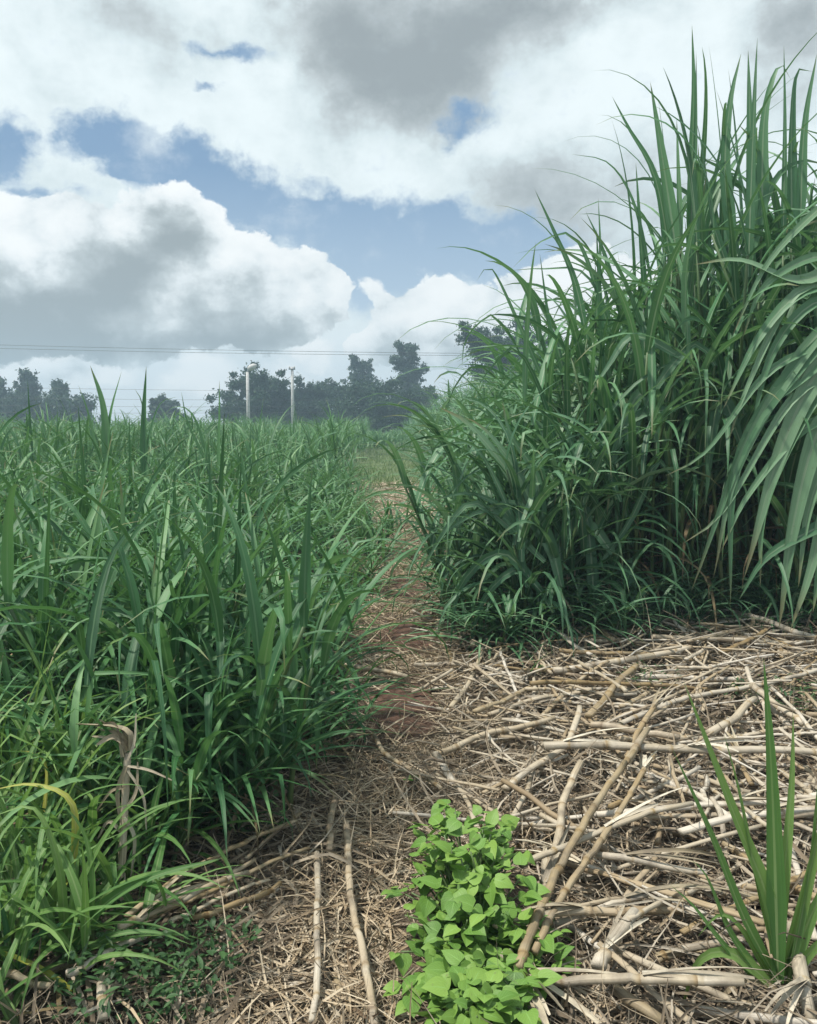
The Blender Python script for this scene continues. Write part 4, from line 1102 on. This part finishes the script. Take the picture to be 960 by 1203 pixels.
# ------------------------------------------------------------------ trees
def tree(name, label, px, Y, top_py, wpx, kind, mat, seed, group=None, low=0.25, dens=1.0):
    g = np.random.default_rng(seed)
    base = np.array([(px - 480) / FPX * Y, Y, 0.0]); t = Y
    H = CAM_H + ray(px, top_py)[2] / ray(px, top_py)[1] * Y
    Wd = wpx / FPX * Y
    root = empty(name, base); tag(root, label, "tree", group)
    tr, cr = MB(), MB()
    top = np.array([g.normal(0, .03) * H, g.normal(0, .03) * H, H * (.92 if kind != 'round' else .72)])
    C = smooth_line([[0, 0, -.1], [g.normal(0, .1), g.normal(0, .1), H * .4], top], 9)
    tube(tr, C, np.linspace(.035, .006, 9) * H * .8, 8)
    tips = []
    nl = {'round': 17, 'feather': 24, 'tall': 26, 'bush': 15}[kind]
    for k in range(nl):
        u = low + (1 - low) * (k + .5) / nl
        p = np.array([np.interp(u, np.linspace(0, 1, 9), C[:, i]) for i in range(3)])
        if kind == 'round': rr = Wd / 2 * (0.55 + .45 * math.sin(math.pi * min(1, u * .9))) * g.uniform(.45, .95); rise = g.uniform(.05, .36) * H
        elif kind == 'feather': rr = Wd / 2 * (1.45 - 1.25 * u) * g.uniform(.3, 1.1); rise = g.uniform(.02, .08) * H
        elif kind == 'tall': rr = Wd / 2 * (1.1 - .75 * u) * g.uniform(.35, 1.1); rise = g.uniform(.0, .08) * H
        else: rr = Wd / 2 * (1.0 - .4 * u) * g.uniform(.5, 1.05); rise = g.uniform(.02, .25) * H
        a = k * 2.4 + g.normal(0, .4)
        e = p + np.array([math.cos(a) * rr, math.sin(a) * rr, rise]); e[2] = min(e[2], H * .97)
        Lm = smooth_line([p, p * .5 + e * .5 + np.array([0, 0, -.02 * H]), e], 6)
        tube(tr, Lm, np.linspace(.012, .003, 6) * H * .7, 5)
        for f_ in ((.6, .8), (1.0, 1.0)) if kind != 'feather' else ((.45, .6), (.75, .8), (1.0, 1.0)):
            tips.append((p + (e - p) * f_[0], f_[1]))
    tips.append((top, 1.0))
    for (c, wgt) in tips:
        sub = {'round': 7, 'feather': 5, 'tall': 5, 'bush': 7}[kind]
        cr_r = {'round': .15, 'feather': .17, 'tall': .15, 'bush': .17}[kind] * Wd * (1.25 - .6 * c[2] / H if kind in ('feather', 'tall') else 1)
        for _ in range(sub):
            cc = c + g.normal(0, .46, 3) * cr_r * np.array([1, 1, .8]); rs = cr_r * g.uniform(.25, .6)
            n = int({'round': 70, 'feather': 38, 'tall': 42, 'bush': 70}[kind] * dens)
            pos = cc + g.normal(0, .5, (n, 3)) * rs * np.array([1, 1, .8 if kind != 'feather' else 1.5])
            dv = g.normal(0, 1, (n, 3)); dv /= np.linalg.norm(dv, axis=1, keepdims=True)
            sz = g.uniform(.05, .10, n) * (Y / 60) * 1.35
            A = g.normal(0, 1, (n, 3)); A /= np.linalg.norm(A, axis=1, keepdims=True); Bv = np.cross(A, dv); Bv /= np.linalg.norm(Bv, axis=1, keepdims=True) + 1e-6
            A = A * sz[:, None]; Bv = Bv * (sz * .5)[:, None]
            V = np.stack([pos - A, pos - Bv, pos + A, pos + Bv], 1).reshape(-1, 3)
            cr.add(V, np.arange(n * 4).reshape(-1, 4), None, np.repeat(np.clip(g.normal(.5, .25, n), 0, 1), 4))
    tr.build("trunk", M['bark'], root); cr.build("crown", M[mat], root, smooth=False)
    return root


GT = "trees beyond the fields"
tree("tree", "feathery grey green tree at the left picture edge beyond the field", 2, 58, 446, 44, 'feather', 'crown_grey', 1, GT, dens=.6)
tree("tree", "second feathery tree from the left edge, narrow with a pointed top", 38, 60, 436, 48, 'feather', 'crown_grey', 2, GT, dens=.6)
tree("tree", "feathery tree with two tops left of the V-shaped grass blades", 72, 58, 448, 44, 'feather', 'crown_grey', 3, GT, dens=.6)
tree("small_tree", "low pale feathery tree just behind the V-shaped grass blades", 98, 62, 466, 26, 'feather', 'crown_grey', 4, GT, dens=.6)
tree("bush", "low hedge-like bush under the feathery trees at the left picture edge", 20, 54, 468, 80, 'bush', 'crown_grey', 21, GT, low=.05)
tree("bush", "low bush joining the feathery trees left of the V-shaped grass blades", 82, 55, 470, 76, 'bush', 'crown_grey', 22, GT, low=.05)
tree("small_tree", "small dark shrub-like tree showing between the grass blades left of the lamp post", 196, 55, 474, 50, 'bush', 'crown_grey', 5, GT, low=.1)
tree("tree", "round dense dark tree standing behind the lamp post", 305, 52, 440, 92, 'round', 'crown_dark', 6, GT, low=.08, dens=1.8)
tree("tree", "dark rounded tree right of the concrete pole", 378, 56, 448, 76, 'round', 'crown_dark', 7, GT, low=.08, dens=1.6)
tree("tree", "thin open crowned tree showing sky through it, left of the tallest far tree", 430, 66, 419, 62, 'tall', 'crown_grey', 8, GT, low=.3, dens=.8)
tree("tree", "tallest far tree with an uneven pointed crown near the end of the path", 482, 62, 400, 70, 'tall', 'crown_grey', 9, GT, low=.2, dens=1.3)
tree("tree", "large dark dense tree rising behind the right grass bank", 592, 44, 371, 112, 'round', 'crown_dark', 10, GT, low=.1, dens=2.6)
tree("bush", "wide dark thicket bush below the thin open crowned tree", 432, 50, 456, 110, 'bush', 'crown_dark', 11, GT, low=.05)
tree("bush", "dark thicket bush at the foot of the tallest far tree", 482, 52, 464, 80, 'bush', 'crown_dark', 12, GT, low=.05)
tree("bush", "dark bush between the lamp post tree and the pole", 345, 56, 464, 70, 'bush', 'crown_dark', 13, GT, low=.05)
tree("tree", "dark tree mostly hidden behind the shoulder of the right stand", 640, 46, 395, 70, 'round', 'crown_dark', 14, GT, low=.15)

# ------------------------------------------------------------------ lamp post, pole, wires
def up(px, py, Y):
    q = ray(px, py); return CAM_H + q[2] / q[1] * Y


Y = 42.0; X = (293 - 480) / FPX * Y; H = up(293, 437, Y)
r = empty("lamp_post", (X, Y, 0)); tag(r, "pale concrete lamp post with a tilted lamp head above the left field", "lamp post")
mb = MB(); tube(mb, [[0, 0, -.1], [0, 0, H * .5], [0, 0, H]], [.10, .085, .07], 10); mb.build("post", M['concrete'], r)
mb = MB(); tube(mb, smooth_line([[0, 0, H - .02], [.06, 0, H + .1], [.2, 0, H + .18]], 6), .035, 8); mb.build("arm", M['lamp'], r)
mb = MB(); tube(mb, smooth_line([[.02, 0, H + .12], [.25, 0, H + .24], [.46, 0, H + .33]], 6), [.07, .13, .15, .15, .12, .05], 8); mb.build("lamp_head", M['concrete'], r)
Y = 46.0; X = (345 - 480) / FPX * Y; H = up(345, 431, Y)
r = empty("utility_pole", (X, Y, 0)); tag(r, "thin concrete pole with a short crossbar right of the lamp post", "pole")
mb = MB(); tube(mb, [[0, 0, -.1], [0, 0, H * .5], [0, 0, H]], [.10, .085, .07], 10); mb.build("post", M['concrete'], r)
mb = MB(); tube(mb, [[-.17, -.08, H - .12], [.17, -.08, H - .12]], .035, 8); mb.build("crossbar", M['lamp'], r)
for sx in (-.13, .13):
    mb = MB(); tube(mb, [[sx, -.08, H - .09], [sx, -.08, H - .03], [sx, -.08, H + .03]], [.03, .045, .02], 8); mb.build("insulator", M['concrete'], r)


def wire(name, label, p0, p1, Y, sag, rad, group):
    (x0, y0), (x1, y1) = p0, p1
    A = np.array([(x0 - 480) / FPX * Y, Y, up(x0, y0, Y)]); B = np.array([(x1 - 480) / FPX * Y, Y, up(x1, y1, Y)])
    A2 = A + (A - B) * .6; B2 = B + (B - A) * .6
    u = np.linspace(0, 1, 40); P = A2 + (B2 - A2) * u[:, None]; P[:, 2] -= sag * np.sin(math.pi * u) - sag * math.sin(math.pi * .27)
    mb = MB(); tube(mb, P, rad, 6); tag(mb.build(name, M['wire'], origin=P[0]), label, "wire", group).location = Vector(tuple(P[0]))


wire("power_line", "upper of the two dark overhead wires crossing the sky above the trees", (0, 405), (540, 415), 50, .25, .012, "overhead wires")
wire("power_line", "lower of the two dark overhead wires crossing the sky above the trees", (0, 409), (540, 417.5), 50.5, .3, .012, "overhead wires")
for k, (py, py2, lab) in enumerate(((456, 459, "topmost of the thin wires strung low behind the left field"), (468, 470, "second thin wire down behind the left field"),
                             (477, 478, "third thin wire down behind the left field"), (485, 485, "lowest thin wire behind the left field"))):
    wire("fence_wire", lab, (60, py), (290, py2), 40 + .05 * k, .05, .006, "low wires behind the left field")

# ------------------------------------------------------------------ air
hz = MB()
x0, x1, y0, y1, z0, z1 = -142, 142, -32, 152, -1.5, 10.5
V = [(x, y, z) for x in (x0, x1) for y in (y0, y1) for z in (z0, z1)]
hz.add(V, [[0, 1, 3, 2], [4, 6, 7, 5], [0, 4, 5, 1], [2, 3, 7, 6], [0, 2, 6, 4], [1, 5, 7, 3]])
m = bpy.data.materials.new("haze"); nt, N, Lk = nodes_of(m)
out = N("ShaderNodeOutputMaterial"); pv = N("ShaderNodeVolumePrincipled")
pv.inputs['Color'].default_value = (0.62, 0.84, 1.0, 1); pv.inputs['Density'].default_value = 0.0048; pv.inputs['Anisotropy'].default_value = 0.3
Lk(pv.outputs[0], out.inputs['Volume'])
tag(hz.build("haze", m, smooth=False), "pale bluish haze in the air over the fields", None, None, 'stuff')

# ------------------------------------------------------------------ render settings
scene.view_settings.view_transform = 'Standard'
scene.view_settings.look = 'None'
scene.view_settings.exposure = 0.38
scene.view_settings.gamma = 1.0
scene.view_settings.use_curve_mapping = False
cy = scene.cycles
cy.use_denoising = True
cy.denoiser = 'OPENIMAGEDENOISE'
cy.max_bounces = 6; cy.diffuse_bounces = 3; cy.glossy_bounces = 2; cy.transmission_bounces = 4; cy.volume_bounces = 0; cy.transparent_max_bounces = 4
cy.caustics_reflective = False; cy.caustics_refractive = False
cy.sample_clamp_indirect = 4.0
